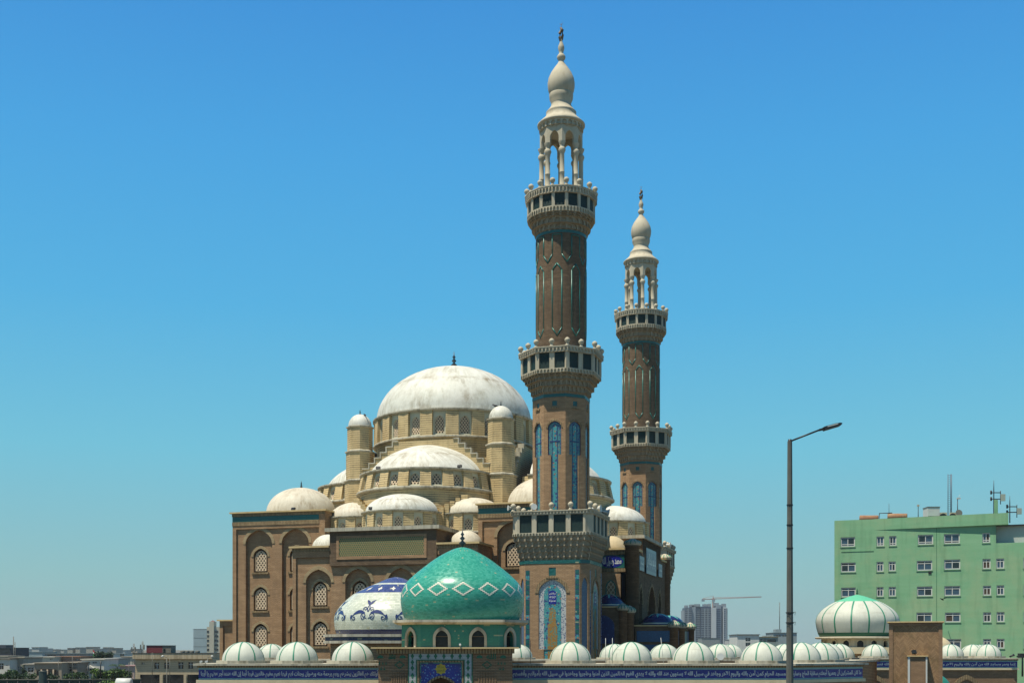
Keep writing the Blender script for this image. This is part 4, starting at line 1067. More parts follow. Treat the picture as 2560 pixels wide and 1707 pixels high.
# green brick devices on the wall
for px0, px1, t in ((971, 989, 'محمد'), (1216, 1240, 'الله')):
    a, zb = GL(px0, 1647); b, zc = GL(px1, 1630.5); script(gate, gf, t, a, b, zb, zc, .02, GREEND, 'green_name')
for px in (951, 1006.5, 1199, 1258):
    x, z = GL(px, 1644.5); mb = MB(); mb.slab(gf, [(x + .15 * cos(pi * k / 10), z + .15 * sin(pi * k / 10)) for k in range(11)], -.01, .02); mb.build('green_half_disc', GREEND, gate)
for px in (999, 1217.5):
    x, z = GL(px, 1661); mb = MB()
    for k in range(20):
        t = k / 5.0; s_ = t % 1; q = int(t)
        cx_, cz_ = [(1 - s_, s_), (-s_, 1 - s_), (-(1 - s_), -s_), (s_, -(1 - s_))][q]
        mb.fbox(gf, x + cx_ * .21 - .028, x + cx_ * .21 + .028, z + cz_ * .17 - .02, z + cz_ * .17 + .02, -.01, .02)
    mb.build('green_diamond', GREEND, gate, 'stuff')
for base in (949, 1246):
    for r_, n_ in ((1660, 3), (1674, 2)):
        for k in range(n_):
            x, z = GL(base + k * 8 + (4 if n_ == 2 else 0), r_); mb = MB(); mb.slab(gf, [(x - .055, z), (x + .055, z), (x + .02, z + .07), (x, z + .15), (x - .02, z + .07)], -.01, .02); mb.build('green_triangle', GREEND, gate)
for p0, p1 in ((977, 1016), (1193, 1242)):
    a, b = GL(p0, 0)[0], GL(p1, 0)[0]; mb = MB()
    for k in range(7): mb.fbox(gf, a + (b - a) * (k + .25) / 7, a + (b - a) * (k + .75) / 7, 3, GL(0, 1677)[1], -.01, .03)
    mb.build('ribbed_brick_panel', BRICK_F, gate)

# drum and dome
DY = 3.8
dcx = GL(1156, 0, GY + DY)[0]
def csq(h, c): return [(dcx + x, DY + y) for x, y in plan_sq(h, c)]
def warm_drum():
    Pq = csq(2.9, 1.0); mb = MB(); zt0, zt1 = 7.05, 8.2; wins_ = []
    for k, fr, L in edges(Pq):
        cs_ = [L * .27, L * .73] if L > 2 else [L / 2]; w = .66 if L > 2 else .6
        holes = [arch(c, zt0 + .02, w, 7.55, .42) for c in cs_]
        mb.panel(fr, rect(0, L, zt0, zt1), holes); [mb.reveal(fr, h, -.3, 0) for h in holes]
        for c in cs_: wins_.append((fr, c, w))
    mb.build('drum', TURQ_W, gate)
    for fr, c, w in wins_:
        m = MB(); m.ring(fr, arch(c, zt0 + .02, w - .06, 7.55, .36), arch(c, zt0 + .02, w + .2, 7.55, .54), -.05, .06); f_ = m.build('window', LEDGE, gate)
        m = MB(); m.panel(fr, arch(c, zt0 + .02, w, 7.55, .42), (), -.28); m.build('pane', DARK, f_)
        m = MB(); m.fbox(fr, c - w / 2, c + w / 2, 7.6, 7.64, -.27, -.2); m.build('glazing_bar', BRONZE, f_)
    m = MB(); m.prism(csq(3.12, 1.1), 8.2, 8.3, pts1=csq(3.3, 1.15)); m.prism(csq(3.32, 1.15), 8.3, 8.42); m.build('cornice_slab', LEDGE, gate)
warm_drum()
prof = [(480, 1272), (497, 1235), (512, 1190), (521, 1140), (525, 1085), (519, 1030), (500, 980), (470, 935), (430, 895), (375, 847), (312, 798), (245, 748), (167, 700), (87, 660), (35, 643), (0, 637)]
tq = [(h * .00596 * 60.8 / 61, EYE + (HZ - (1180 + y / 3.41)) * 60.8 / F) for h, y in prof]
def smooth_prof(p, n=4):
    out = []
    for i in range(len(p) - 1):
        p0, p1, p2, p3 = p[max(i - 1, 0)], p[i], p[i + 1], p[min(i + 2, len(p) - 1)]
        for k in range(n):
            t = k / n; h = lambda a, b, c, d: .5 * (2 * b + (c - a) * t + (2 * a - 5 * b + 4 * c - d) * t * t + (3 * b - a - 3 * c + d) * t ** 3)
            out.append((max(h(p0[0], p1[0], p2[0], p3[0]), 0), h(p0[1], p1[1], p2[1], p3[1])))
    return out + [p[-1]]
tq = smooth_prof(tq)
def rad_at(p, z):
    for (r0, z0), (r1, z1) in zip(p[:-1], p[1:]):
        if z0 <= z <= z1: return r0 + (r1 - r0) * (z - z0) / max(z1 - z0, 1e-6)
    return p[-1][0]
mb = MB(); mb.lathe([(r_, z_) for r_, z_ in tq], 96); tdome = mb.build('turquoise_dome', TURQ, gate); tdome.location = (dcx, DY, 0)
def on_dome(p, th, z, off=.01): r_ = rad_at(p, z) + off; return (r_ * sin(th), -r_ * cos(th), z)
zd = EYE + (HZ - (1180 + 1013 / 3.41)) * 60.8 / F - .02
for k in range(15):
    th0 = R(3.0 + 24 * k); mb = MB()
    for q in range(20):
        t = q / 5.0; s_ = t % 1; cx_, cz_ = [(1 - s_, s_), (-s_, 1 - s_), (-(1 - s_), -s_), (s_, -(1 - s_))][int(t)]
        x, z = cx_ * .47, zd + cz_ * .3; w, h = .066, .03
        r_ = rad_at(tq, z); i = mb.add([on_dome(tq, th0 + (x + a) / r_, z + b, .012) for a, b in ((-w, -h), (w, -h), (w, h), (-w, h))]); mb.face(i, i + 1, i + 2, i + 3)
    mb.build('white_diamond', WHITEG, tdome)
f_ = finial(gate, dcx, DY, tq[-1][1], .95)

# small lamp on the coping
p = GL(1151, 1614); mb = MB(); mb.tube([(gx + p[0], GY - .3, 7.1), (gx + p[0], GY - .3, 7.2)], .015, 5); mb.tube([(gx + p[0], GY - .3, 7.2), (gx + p[0], GY - .42, 7.23)], .05, 8)
tag(mb.build('spotlight', GREYW), 'tiny pale spotlight on the gatehouse coping below the turquoise dome', 'spotlight')

# ------------------------------------------------------------------ pavilion with the blue and white dome
PY = 78.0; pk = PY / F
pcx = at(990, 0, PY).x
pav = empty('domed_pavilion', 'white tiled dome with blue scroll motifs behind the turquoise dome', 'pavilion', (pcx, PY, 0))
zp = lambda y: EYE + (HZ - (1190 + y / 3.484)) * pk
pp = smooth_prof([(515, 1380), (525, 1340), (535, 1270), (528, 1215), (502, 1160), (460, 1110), (410, 1062), (355, 1022), (270, 978), (190, 943), (120, 912), (60, 888), (0, 875)])
pp = [(h / 3.484 * pk, zp(y)) for h, y in pp]
def band(p, za, zb): return [(rad_at(p, za), za)] + [q for q in p if za < q[1] < zb] + ([(rad_at(p, zb), zb)] if zb < p[-1][1] else [p[-1]])
for nm, ya, yb, m in (('navy_band', 1380, 1340, NAVY), ('dome', 1340, 1026, BWHITE), ('blue_band', 1026, 950, BLUET), ('white_line', 950, 936, BWHITE), ('blue_crown', 936, 875, BLUET)):
    mb = MB(); b_ = band(pp, zp(ya), zp(yb)); b_[-1] = b_[-1] if yb == 875 else (rad_at(pp, zp(yb)), zp(yb)); mb.lathe(b_, 72); q = mb.build(nm, m, pav)
    if nm == 'dome': pdome = q
    if nm == 'blue_band': pband = q
def psl(h, c): return plan_sq(h, c)
for za, zb, h, m, nm in ((1402, 1380, 4.32, LEDGE, 'slab'), (1434, 1402, 4.22, NAVY, 'navy_fascia'), (1456, 1434, 4.3, LEDGE, 'slab')):
    mb = MB(); mb.prism(psl(h, 1.7), zp(za), zp(zb)); mb.build(nm, m, pav)
mb = MB(); mb.prism(psl(3.9, 1.5), 0, zp(1456)); mb.build('wall', BRICK, pav)
def ribbon(mb, pts, w, p, th0, z0):
    """flat stroke laid on the dome; pts = (x, z) in metres, w = width or list"""
    n = len(pts); L_ = []; 
    for i in range(n):
        a, b = pts[max(i - 1, 0)], pts[min(i + 1, n - 1)]; dx, dz = b[0] - a[0], b[1] - a[1]; l = sqrt(dx * dx + dz * dz) or 1
        ww = (w[i] if isinstance(w, list) else w) / 2
        for sg in (1, -1):
            x, z = pts[i][0] - dz / l * ww * sg, pts[i][1] + dx / l * ww * sg
            L_.append(on_dome(p, th0 + x / max(rad_at(p, z0 + z), .3), z0 + z, .02))
    k = mb.add(L_)
    for i in range(n - 1): mb.face(k + 2 * i, k + 2 * i + 1, k + 2 * i + 3, k + 2 * i + 2)
def spiral(cx, cz, r0, turns, a0, sg, n=26): return [(cx + r0 * (1 - t * .82) * cos(a0 + sg * turns * 2 * pi * t), cz + r0 * (1 - t * .82) * sin(a0 + sg * turns * 2 * pi * t)) for t in [k / n for k in range(n + 1)]]
zm = zp(1265)
for k in range(8):
    th0 = R(-21 + 45 * k); mb = MB()
    for sg in (1, -1):
        mb_pts = [(x * sg, z) for x, z in spiral(.28, .3, .2, 1.3, -1.2, 1)]; ribbon(mb, mb_pts, .055, pp, th0, zm)
        ribbon(mb, [(x * sg, z) for x, z in spiral(1.02, .17, .19, 1.2, 1.6, -1)], .06, pp, th0, zm)
        ribbon(mb, [(x * sg, z) for x, z in spiral(.22, .72, .15, 1.2, -.6, 1)], .05, pp, th0, zm)
        tl = [k2 / 12 for k2 in range(13)]
        ribbon(mb, [(sg * (.2 + .85 * t), .48 - .1 * t + .12 * sin(pi * t)) for t in tl], [.06 + .15 * sin(pi * t) for t in tl], pp, th0, zm)
        ribbon(mb, [(sg * (1.2 + .08 * sin(3 * t)), .34 - .34 * t) for t in tl], [.12 * (1 - t) + .03 for t in tl], pp, th0, zm)
        ribbon(mb, [(sg * (.05 + .38 * t), .12 + .05 * sin(pi * t * 2)) for t in tl], .05, pp, th0, zm)
        ribbon(mb, [(sg * (.02 + .05 * sin(pi * t)), .55 + .42 * t) for t in tl], .06, pp, th0, zm)
        ribbon(mb, [(sg * (.03 + .27 * t * t), .95 + .33 * t) for t in tl], [.03 + .14 * sin(pi * t) for t in tl], pp, th0, zm)
    mb.build('blue_scroll_motif', MOTIF, pdome)
zc_ = zp(990)
for k in range(16):
    th0 = R(1.5 + 22.5 * k); mb = MB()
    ribbon(mb, [(-.13, 0), (-.06, 0), (0, 0), (.06, 0), (.13, 0)], [.04, .1, .07, .1, .04], pp, th0, zc_); ribbon(mb, [(0, -.13), (0, -.06), (0, .0), (0, .06), (0, .13)], [.04, .1, .07, .1, .04], pp, th0, zc_)
    mb.build('white_flower', WHITEG, pband)

# ------------------------------------------------------------------ arcade wings with the blue script frieze
def small_dome(parent, x, y, z, r, h, off, kerb=.15, kh=1.28, m=None, stripes=8, sw=.035):
    mb = MB(); mb.lathe([(r + .0, z - .06)] + dome_prof(r, h, z, 12), 40); d = mb.build('small_dome', m or DOMEC, parent); d.location = (x, y, 0)
    k_ = MB(); k_.prism([(kh * r * cos(R(22.5 + 45 * k)), kh * r * sin(R(22.5 + 45 * k))) for k in range(8)], z - kerb, z); k_.build('kerb', LEDGE, d)
    pr = dome_prof(r + .008, h + .008, z, 14); sm = None
    for k in range(stripes):
        a = R(-90 + off) + 2 * pi * k / stripes
        if sm is None:
            s_ = MB(); i = len(s_.v)
            for rr, zz in pr: s_.v += [(rr, -sw, zz), (rr + .006, 0, zz + .004), (rr, sw, zz)]
            for j in range(len(pr) - 1):
                for c in range(2): s_.face(3 * j + c, 3 * j + c + 1, 3 * j + 4 + c, 3 * j + 3 + c, smooth=True)
            o = s_.build('stripe', GREENR, d); sm = o.data
        else: o = bpy.data.objects.new('stripe', sm); COL.objects.link(o); o.parent = d
        o.rotation_euler = (0, 0, a)
    return d
def wing(name, label, P0, P1, text, depth=3.2, back=True, group=None, below=BRICK_F, dome_list=(), off=0.0):
    ang = atan2(P1[1] - P0[1], P1[0] - P0[0]); L = sqrt((P1[0] - P0[0]) ** 2 + (P1[1] - P0[1]) ** 2)
    e = empty(name, label, 'arcade', (P0[0], P0[1], 0), ang, group)
    f = frame(0, 0, 0.0)
    mb = MB(); mb.box(0, L, 0, depth, 0, 6.15); mb.build('wall', below, e)
    mb = MB(); mb.box(-.22, L + .22, -.28, depth + .25, 6.17, 6.27); mb.build('cornice', LEDGE, e)
    mb = MB(); mb.fbox(f, -.05, L + .05, 6.07, 6.17, -.02, .1); mb.build('soffit_course', BRICK_V, e)
    mb = MB(); mb.fbox(f, 0, L, 5.97, 6.07, -.02, .05); mb.build('aqua_border', AQUAB, e)
    mb = MB(); mb.fbox(f, 0, L, 5.53, 5.97, -.02, .04); mb.build('lapis_frieze', LAPIS, e)
    mb = MB(); mb.fbox(f, 0, L, 5.45, 5.53, -.02, .05); mb.build('aqua_border', AQUAB, e)
    mb = MB(); mb.fbox(f, -.1, L + .1, 5.28, 5.45, -.02, .16); mb.build('ledge', PALE, e)
    script(e, f, text, .12, L - .12, 5.56, 5.95, .047)
    return e
wl_ = wing('arcade_wing', 'left arcade wing with lapis script frieze and four striped white domes', (at(497, 0, 61).x, 61), (at(955, 0, 61).x, 61), 'وأولئك هم الفائزون يبشرهم ربهم برحمة منه ورضوان وجنات لهم فيها نعيم مقيم خالدين فيها أبدا إن الله عنده أجر عظيم يا أيها')
def dome_px(e, px, Y, off, r=1.09, h=.96, z=6.42):
    x = at(px, 0, Y).x; ex, ey = e.location.x, e.location.y; a = -e.rotation_euler.z
    dx, dy = x - ex, Y - ey
    d = small_dome(e, dx * cos(a) - dy * sin(a), dx * sin(a) + dy * cos(a), z, r, h, off); d.rotation_euler = (0, 0, a)
for px in (608.5, 742.5, 882): dome_px(wl_, px, 62.6, 0)
wr_ = wing('arcade_wing', 'long right arcade wing with lapis script frieze running from gatehouse to lamp post', (at(1276, 0, 61).x, 61), (at(1975, 0, 61).x, 61), 'المسجد الحرام كمن آمن بالله واليوم الآخر وجاهد في سبيل الله لا يستوون عند الله والله لا يهدي القوم الظالمين الذين آمنوا وهاجروا وجاهدوا في سبيل الله بأموالهم وأنفسهم')
for px in (1426, 1578, 1734, 1904): dome_px(wr_, px, 62.6, 18)
p0 = at(1975.5, 0, 61.03); p1 = at(2155, 0, 64.5)
wc_ = wing('arcade_wing', 'short shaded corner arcade wing angled back behind the lamp post', (p0.x, p0.y), (p1.x, p1.y), 'ما كان للمشركين أن يعمروا أجعلتم سقاية الحاج وعمارة', 2.6)
for px, Y in ((2003, 66.5), (2050, 69.0)): dome_px(wc_, px, Y, 10)
# the far side of the court, seen over the near roofs
e = empty('arcade_wing', 'far side of the arcade court seen over the near roofs', 'arcade', (at(590, 0, 84).x, 84, 0))
mb = MB(); Lc = at(2010, 0, 84).x - e.location.x; mb.box(0, Lc, 0, 3, 0, 6.17); mb.build('wall', BRICK, e); mb = MB(); mb.box(-.2, Lc + .2, -.25, 3.2, 6.17, 6.3); mb.build('cornice', LEDGE, e)
for px, Y, of in ((679, 85.3, 5), (1293, 85.3, 15), (1537, 85.3, 18), (1661, 85.3, 18), (1799, 85.3, 18), (1962, 85.3, 5)): dome_px(e, px, Y, of)
e2 = empty('arcade_wing', 'receding arcade roof with a row of striped domes left of the big striped dome', 'arcade', (at(2010, 0, 70).x, 70, 0), R(62))
mb = MB(); mb.box(0, 14, -1.4, 1.4, 0, 6.17); mb.build('wall', BRICK, e2); mb = MB(); mb.box(-.2, 14.2, -1.6, 1.6, 6.17, 6.3); mb.build('cornice', LEDGE, e2)
for px, Y in ((2066, 76.0), (2097, 84.0), (1826, 93)): dome_px(e2 if px > 2000 else e, px, Y, 12)
# far right wing
wf_ = wing('arcade_wing', 'far right arcade wing behind the herringbone brick block', (at(2155, 0, 100).x, 100), (at(2543, 0, 100).x, 100), 'إنما يعمر مساجد الله من آمن بالله واليوم الآخر وأقام الصلاة وآتى الزكاة ولم يخش إلا الله فعسى أولئك', 4)
for px in (2187, 2300, 2376, 2432, 2470): dome_px(wf_, px, 101.8 if px not in (2432,) else 103.5, 12, h=1.0)
for px in (2440, 2447, 2455): dome_px(wf_, px, 108, 12, h=1.0)
for k in range(3):
    p = at(2186 + k * 115, 0, 100).x - wf_.location.x
    ff = frame(0, 0, 0.0); mb = MB(); mb.ring(ff, archtop(p, 1.9, 3.4, 1.1), archtop(p, 2.5, 3.4, 1.5), -.02, .08); mb.build('arch_ring', BRICK_V, wf_)

# ------------------------------------------------------------------ big striped dome on the right
SY = 108.0; sk = SY / F; scx = at(2143, 0, SY).x
shr = empty('striped_dome_shrine', 'large white dome with green stripes and green cap before the green building', 'shrine', (scx, SY, 0))
zs_ = lambda y: EYE + (HZ - (1460 + y / 3.794)) * sk
sp_ = smooth_prof([(345, 497), (363, 460), (378, 400), (383, 345), (368, 295), (330, 245), (270, 200), (205, 166), (115, 130), (55, 110), (0, 96)])
sp_ = [(h / 3.794 * sk, zs_(y)) for h, y in sp_]
for nm, ya, yb, m in (('green_band', 497, 460, GREEND), ('dome', 460, 166, DOMEC), ('green_cap', 166, 96, GREENC)):
    mb = MB(); mb.lathe(band(sp_, zs_(ya), zs_(yb)), 72); q = mb.build(nm, m, shr)
    if nm == 'dome': sdome = q
sm_ = None
for k in range(15):
    if sm_ is None:
        b_ = band(sp_, zs_(460), zs_(166)); s_ = MB()
        for rr, zz in b_: s_.v += [(rr + .006, -.07, zz), (rr + .025, 0, zz), (rr + .006, .07, zz)]
        for j in range(len(b_) - 1):
            for c in range(2): s_.face(3 * j + c, 3 * j + c + 1, 3 * j + 4 + c, 3 * j + 3 + c, smooth=True)
        o = s_.build('stripe', GREENR, sdome); sm_ = o.data
    else: o = bpy.data.objects.new('stripe', sm_); COL.objects.link(o); o.parent = sdome
    o.rotation_euler = (0, 0, R(-90 + 24 * k))
mb = MB(); mb.lathe([(2.9, zs_(520)), (3.6, zs_(518)), (3.68, zs_(512)), (3.68, zs_(499)), (3.2, zs_(496))], 64); mb.build('slab', CREAM, shr)
mb = MB(); rD = 325 / 3.794 * sk; zq0, zq1 = zs_(596), zs_(520); wl_s = []
for k in range(16):
    ph = R(-90 + 11.25 + 22.5 * k); nx, ny = cos(ph), sin(ph); fr = frame(nx * rD, ny * rD, ph + pi / 2); hw = rD * tan(R(11.25))
    h_ = arch(0, zq0 + .02, .56, zq0 + .36, .26); mb.panel(fr, rect(-hw, hw, zq0, zq1), [h_]); mb.reveal(fr, h_, -.2, 0); wl_s.append(fr)
mb.build('drum', CREAM, shr)
for fr in wl_s:
    m = MB(); m.ring(fr, arch(0, zq0 + .02, .54, zq0 + .36, .25), arch(0, zq0 + .02, .8, zq0 + .36, .38), -.03, .05); w_ = m.build('window', CREAM, shr)
    m = MB(); m.panel(fr, arch(0, zq0 + .02, .56, zq0 + .36, .26), (), -.18); m.build('pane', DARK, w_)
mb = MB(); mb.prism(plan_sq(3.9, 1.2), zs_(655), zs_(596)); mb.build('ledge', PALE, shr)
mb = MB(); mb.prism(plan_sq(3.6, 1.1), 0, zs_(655)); mb.build('wall', BRICK, shr)
finial(shr, 0, 0, sp_[-1][1], .62, m=GREEND)
# plain tan dome and low green dome beside the brick block
e = empty('tan_domed_kiosk', 'plain tan dome half hidden by the herringbone brick block', 'kiosk', (at(2340, 0, 118).x, 118, 0))
mb = MB(); mb.lathe([(1.62, 6.3)] + dome_prof(1.6, 1.55, 6.75), 32); mb.build('dome', DOMET, e); mb = MB(); mb.prism(plan_sq(1.8, .4), 0, 6.5); mb.build('wall', BRICK, e)
e = empty('green_domed_kiosk', 'low glazed green dome peeping out beside the herringbone block base', 'kiosk', (at(2337, 0, 93).x, 93, 0))
mb = MB(); mb.lathe([(1.3, 3.2)] + dome_prof(1.3, 1.6, 3.5), 32); mb.build('dome', TURQ_W, e); mb = MB(); mb.prism(plan_sq(1.45, .4), 0, 3.4); mb.build('wall', BRICK, e)

# herringbone brick block
def m_herring():
    t = NT('herringbone_brick'); t.coords()
    tri = t.math('ABSOLUTE', t.math('SUBTRACT', t.math('FRACT', t.math('DIVIDE', t.x, .5)), .5))
    zz = t.math('ADD', t.z, t.math('MULTIPLY', tri, .5))
    r = t.math('DIVIDE', zz, .085); row = t.math('FLOOR', r); fr = t.math('FRACT', r)
    w = t.wnoise(t.comb(row, t.math('FLOOR', t.math('DIVIDE', t.x, .25)), 4.0))
    c = t.mix(w, (.45, .29, .16), (.31, .19, .105))
    c = t.mix(t.math('MULTIPLY', t.ramp(t.noise(t.obj, .9, 5), .5, .72), .75), c, (.09, .08, .035))
    jm = t.math('LESS_THAN', fr, .3); c = t.mix(t.math('MULTIPLY', jm, .8), c, (.07, .045, .03))
    return t.out(c, .9, .15, t.math('SUBTRACT', 1.0, jm), .5, .03)
HERR = m_herring()
BY = 80.0; bcx = at(2289, 0, BY).x
blk = empty('brick_block', 'square herringbone brick block with narrow projecting bay in front of striped dome', 'block', (bcx, BY, 0), R(-18.5))
bw_ = 63.5 * BY / F; zbk = EYE + (HZ - 1553) * BY / F
mb = MB(); mb.box(-bw_ + .25, bw_ - .25, 0, 3.4, 0, zbk - .28); mb.build('field', HERR, blk)
mb = MB(); mb.box(-bw_, -bw_ + .25, -.05, 3.4, 0, zbk - .28); mb.box(bw_ - .25, bw_, -.05, 3.4, 0, zbk - .28); mb.box(-bw_, bw_, -.05, 3.4, zbk - .28, zbk - .06); mb.build('border', BRICK_F, blk)
mb = MB(); mb.box(-bw_ - .12, bw_ + .1, -.2, 3.5, zbk - .06, zbk + .02); mb.build('coping', COPE, blk)
a, b = at(2272, 0, BY).x - bcx, at(2315, 0, BY).x - bcx; zc = EYE + (HZ - 1640) * BY / F
mb = MB(); mb.box(a, b, -.7, 0, 0, zc); bay = mb.build('projecting_bay', BRICK_F, blk)
mb = MB(); mb.box(a - .04, a + .1, -.74, 0, 0, zc); mb.box(b - .06, b + .04, -.74, 0, 0, zc); mb.build('white_edging', GREYW, bay)
mb = MB(); mb.box(a - .1, b + .1, -.8, 0, zc, zc + .06); mb.build('bay_coping', COPE, bay)
mb = MB(); mb.box(-.14, .14, -.08, .08, .05, .3); mb.tube([(0, 0, -.1), (0, 0, .1)], .02, 5); o = mb.build('floodlight', BLACK); o.location = (bcx + (a + b) / 2 - .3, BY - .4, zc + .14); o.rotation_euler = (R(-25), 0, .4)
tag(o, 'small black floodlight on top of the herringbone block bay', 'floodlight', 'small floodlights')

# ------------------------------------------------------------------ green building
def m_render(name, c1, c2, c3):
    t = NT(name); t.coords()
    st = t.noise(t.comb(t.math('MULTIPLY', t.x, .12), t.math('MULTIPLY', t.y, .12), t.math('MULTIPLY', t.z, .9)), 1.2, 6, .65)
    n2 = t.noise(t.obj, .22, 8, .68); n3 = t.noise(t.obj, 6, 4)
    c = t.mix(t.ramp(st, .35, .7), c1, c2); c = t.mix(t.math('MULTIPLY', t.ramp(n2, .45, .7), .75), c, c3)
    c = t.mix(t.math('MULTIPLY', t.ramp(t.noise(t.comb(t.x, t.y, t.math('MULTIPLY', t.z, .12)), 1.1, 5), .52, .75), .5), c, mul(c1, .55))
    return t.out(c, .9, .15, n3, .15, .03)
GREENB = m_render('green_render', (.22, .46, .26), (.28, .52, .31), (.39, .49, .29))
WFRAME = m_plain('white_window_frame', (.7, .7, .66), .45)
GLASS = m_glass('window_glass', (.05, .1, .17)); GLASSD = m_glass('dark_window_glass', (.012, .016, .02)); GLASSB = m_plain('brown_curtain', (.08, .05, .03), .5)
GLASS.node_tree.nodes['Principled BSDF'].inputs['Metallic'].default_value = 0.0
gO = at(2086, 0, 150); GA = R(-21.5)
gb = empty('office_building', 'six storey light green rendered building with white framed windows', 'building', (gO.x, gO.y, 0), GA)
gtx, gty = cos(GA), sin(GA)
def GB(px, py, d=0.0):
    ox, oy = gO.x + gty * d, gO.y - gtx * d; q = (px - 1280) / F
    s = (q * oy - ox) / (gtx - q * gty); return s, EYE + (HZ - py) * (oy + gty * s) / F
g0 = frame(0, 0, 0.0)
sc7 = 3.564
rows = [[(148, 276, 580, 665), (468, 535, 572, 658), (580, 645, 568, 655), (836, 972, 558, 645), (1068, 1210, 550, 637), (1410, 1480, 540, 628)],
        [(150, 282, 805, 890), (468, 530, 797, 885), (575, 638, 795, 880), (826, 964, 788, 876), (1070, 1214, 778, 866), (1412, 1484, 772, 860), (1534, 1606, 768, 857), (1775, 1850, 764, 853)],
        [(152, 282, 1027, 1112), (468, 530, 1022, 1107), (576, 640, 1020, 1105), (828, 965, 1017, 1103), (1072, 1214, 1013, 1100), (1416, 1488, 1010, 1097), (1538, 1606, 1006, 1094), (1778, 1850, 1002, 1092)],
        [(152, 284, 1256, 1340), (468, 530, 1254, 1338), (576, 640, 1252, 1336), (824, 962, 1248, 1335), (1078, 1216, 1248, 1335), (1418, 1488, 1246, 1334), (1538, 1608, 1244, 1332), (1778, 1850, 1242, 1330)],
        [(824, 962, 1486, 1572), (1090, 1222, 1484, 1570), (1418, 1488, 1483, 1569), (1538, 1608, 1482, 1568), (1778, 1850, 1481, 1567)]]
wl_g = []
for ri, rw in enumerate(rows):
    for x0_, x1_, y0_, y1_ in rw:
        sa, zt_ = GB(2060 + x0_ / sc7, 1180 + y0_ / sc7); sb, _ = GB(2060 + x1_ / sc7, 1180 + y1_ / sc7); _, zb_ = GB(2060 + x0_ / sc7, 1180 + y1_ / sc7)
        wl_g.append((sa, sb, zb_, zt_, ri))
sN, zN = GB(2490, 1357); ztg = GB(2086, 1301)[1]; sE = GB(2600, 1300)[0]; zN = GB(2490, 1357)[1]
mb = MB(); mb.panel(g0, [(0, 0), (sE, 0), (sE, zN), (sN, zN), (sN, ztg), (0, ztg)], [rect(a, b, c, d) for a, b, c, d, _ in wl_g])
for a, b, c, d, _ in wl_g: mb.reveal(g0, rect(a, b, c, d), -.2, 0)
mb.fbox(g0, 0, .3, 0, ztg, -16, -.003); mb.fbox(g0, sN - .3, sN, zN, ztg, -16, -.003); mb.fbox(g0, sN, sE, zN - .15, zN, -16, -.003); mb.fbox(g0, .3, sE, 0, ztg - 1, -16, -15.8)
mb.build('wall', GREENB, gb)
mb = MB(); mb.fbox(g0, .3, sN - .3, ztg - .9, ztg - .75, -15.8, -.25); mb.fbox(g0, .3, sN - .3, ztg - .75, ztg - .02, -.45, -.2); mb.build('roof_deck', LEDGE, gb)
# parapet beam that stands further out towards the right
sA = GB(2184, 1300)[0]; sB = GB(2521, 1284)[0]
mb = MB(); i = mb.add([(sA, 0.0, ztg - 1.35), (sB, -.42, ztg - 1.25), (sB, 1.2, ztg - 1.25), (sA, .3, ztg - 1.35), (sA, 0.0, ztg + .02), (sB, -.42, ztg + .12), (sB, 1.2, ztg + .12), (sA, .3, ztg + .02)])
for q in ((3, 2, 1, 0), (4, 5, 6, 7), (0, 1, 5, 4), (1, 2, 6, 5), (2, 3, 7, 6), (3, 0, 4, 7)): mb.face(*[i + k for k in q])
mb.build('parapet_beam', GREENB, gb)
sa, z_ = GB(2103, 1379); sb, _ = GB(2184, 1377); mb = MB(); mb.fbox(g0, sa, sb, z_, z_ + .06, -.05, .05); mb.build('drip_ledge', GREENB, gb)
sa = GB(2341, 0)[0]; mb = MB(); mb.fbox(g0, sa, sa + .05, 2, ztg - .2, -.03, .012); mb.build('expansion_joint', GREEND, gb)
rg = random.Random(5)
for n_, (a, b, c, d, ri) in enumerate(wl_g):
    W, H_ = b - a, d - c; wide = W > 4.2 * .0 + 1.6 * 1.6; fw = .13
    m = MB(); tr = c + H_ * .25 if ri == 0 else d - H_ * .28
    for x_a, x_b, z_a, z_b in ((a, b, c, c + fw), (a, b, d - fw, d), (a, a + fw, c + fw, d - fw), (b - fw, b, c + fw, d - fw), (a + fw, b - fw, tr - .04, tr + .04)): m.fbox(g0, x_a, x_b, z_a, z_b, -.18, -.1)
    cuts = [a + fw] + ([a + W * .25, b - W * .25] if wide else [a + W * .5]) + [b - fw]
    for x_ in cuts[1:-1]: m.fbox(g0, x_ - .045, x_ + .045, c + fw, d - fw, -.182, -.097)
    f_ = m.build('window', WFRAME, gb)
    m = MB(); m.fbox(g0, a - .06, b + .06, c - .08, c, -.1, .07); m.build('sill', GREENB, f_)
    for k in range(len(cuts) - 1):
        for za, zb in ((c + fw, tr), (tr, d - fw)):
            r_ = rg.random(); mt = GLASSD if r_ < .28 else (GLASSB if r_ < .36 else GLASS)
            m = MB(); ti = rg.uniform(-.02, .02); i = m.add([g0(cuts[k], za, -.15 + ti), g0(cuts[k + 1], za, -.15 - ti), g0(cuts[k + 1], zb, -.15 - ti), g0(cuts[k], zb, -.15 + ti)]); m.face(i, i + 1, i + 2, i + 3); m.build('pane', mt, f_)
m = MB(); sa = GB(2321, 0)[0]; z_ = GB(2321, 1426)[1]; m.fbox(g0, sa, sa + .35, z_ - .4, z_ + .05, -.05, .06); m.build('hanging_cloth', BLACK, gb)
# grey penthouse in the notch
sa = sN + .02; za, zb = zN, GB(2520, 1312)[1]
m = MB(); m.fbox(g0, sa, sE, za, zb, -6, -1.2); m.build('penthouse_wall', m_plain('pale_grey_render', (.5, .52, .5), .8), gb)
m = MB(); m.fbox(g0, sa - .02, sE, zb, zb + .12, -6.2, -.75); m.build('penthouse_roof', BLACK, gb)
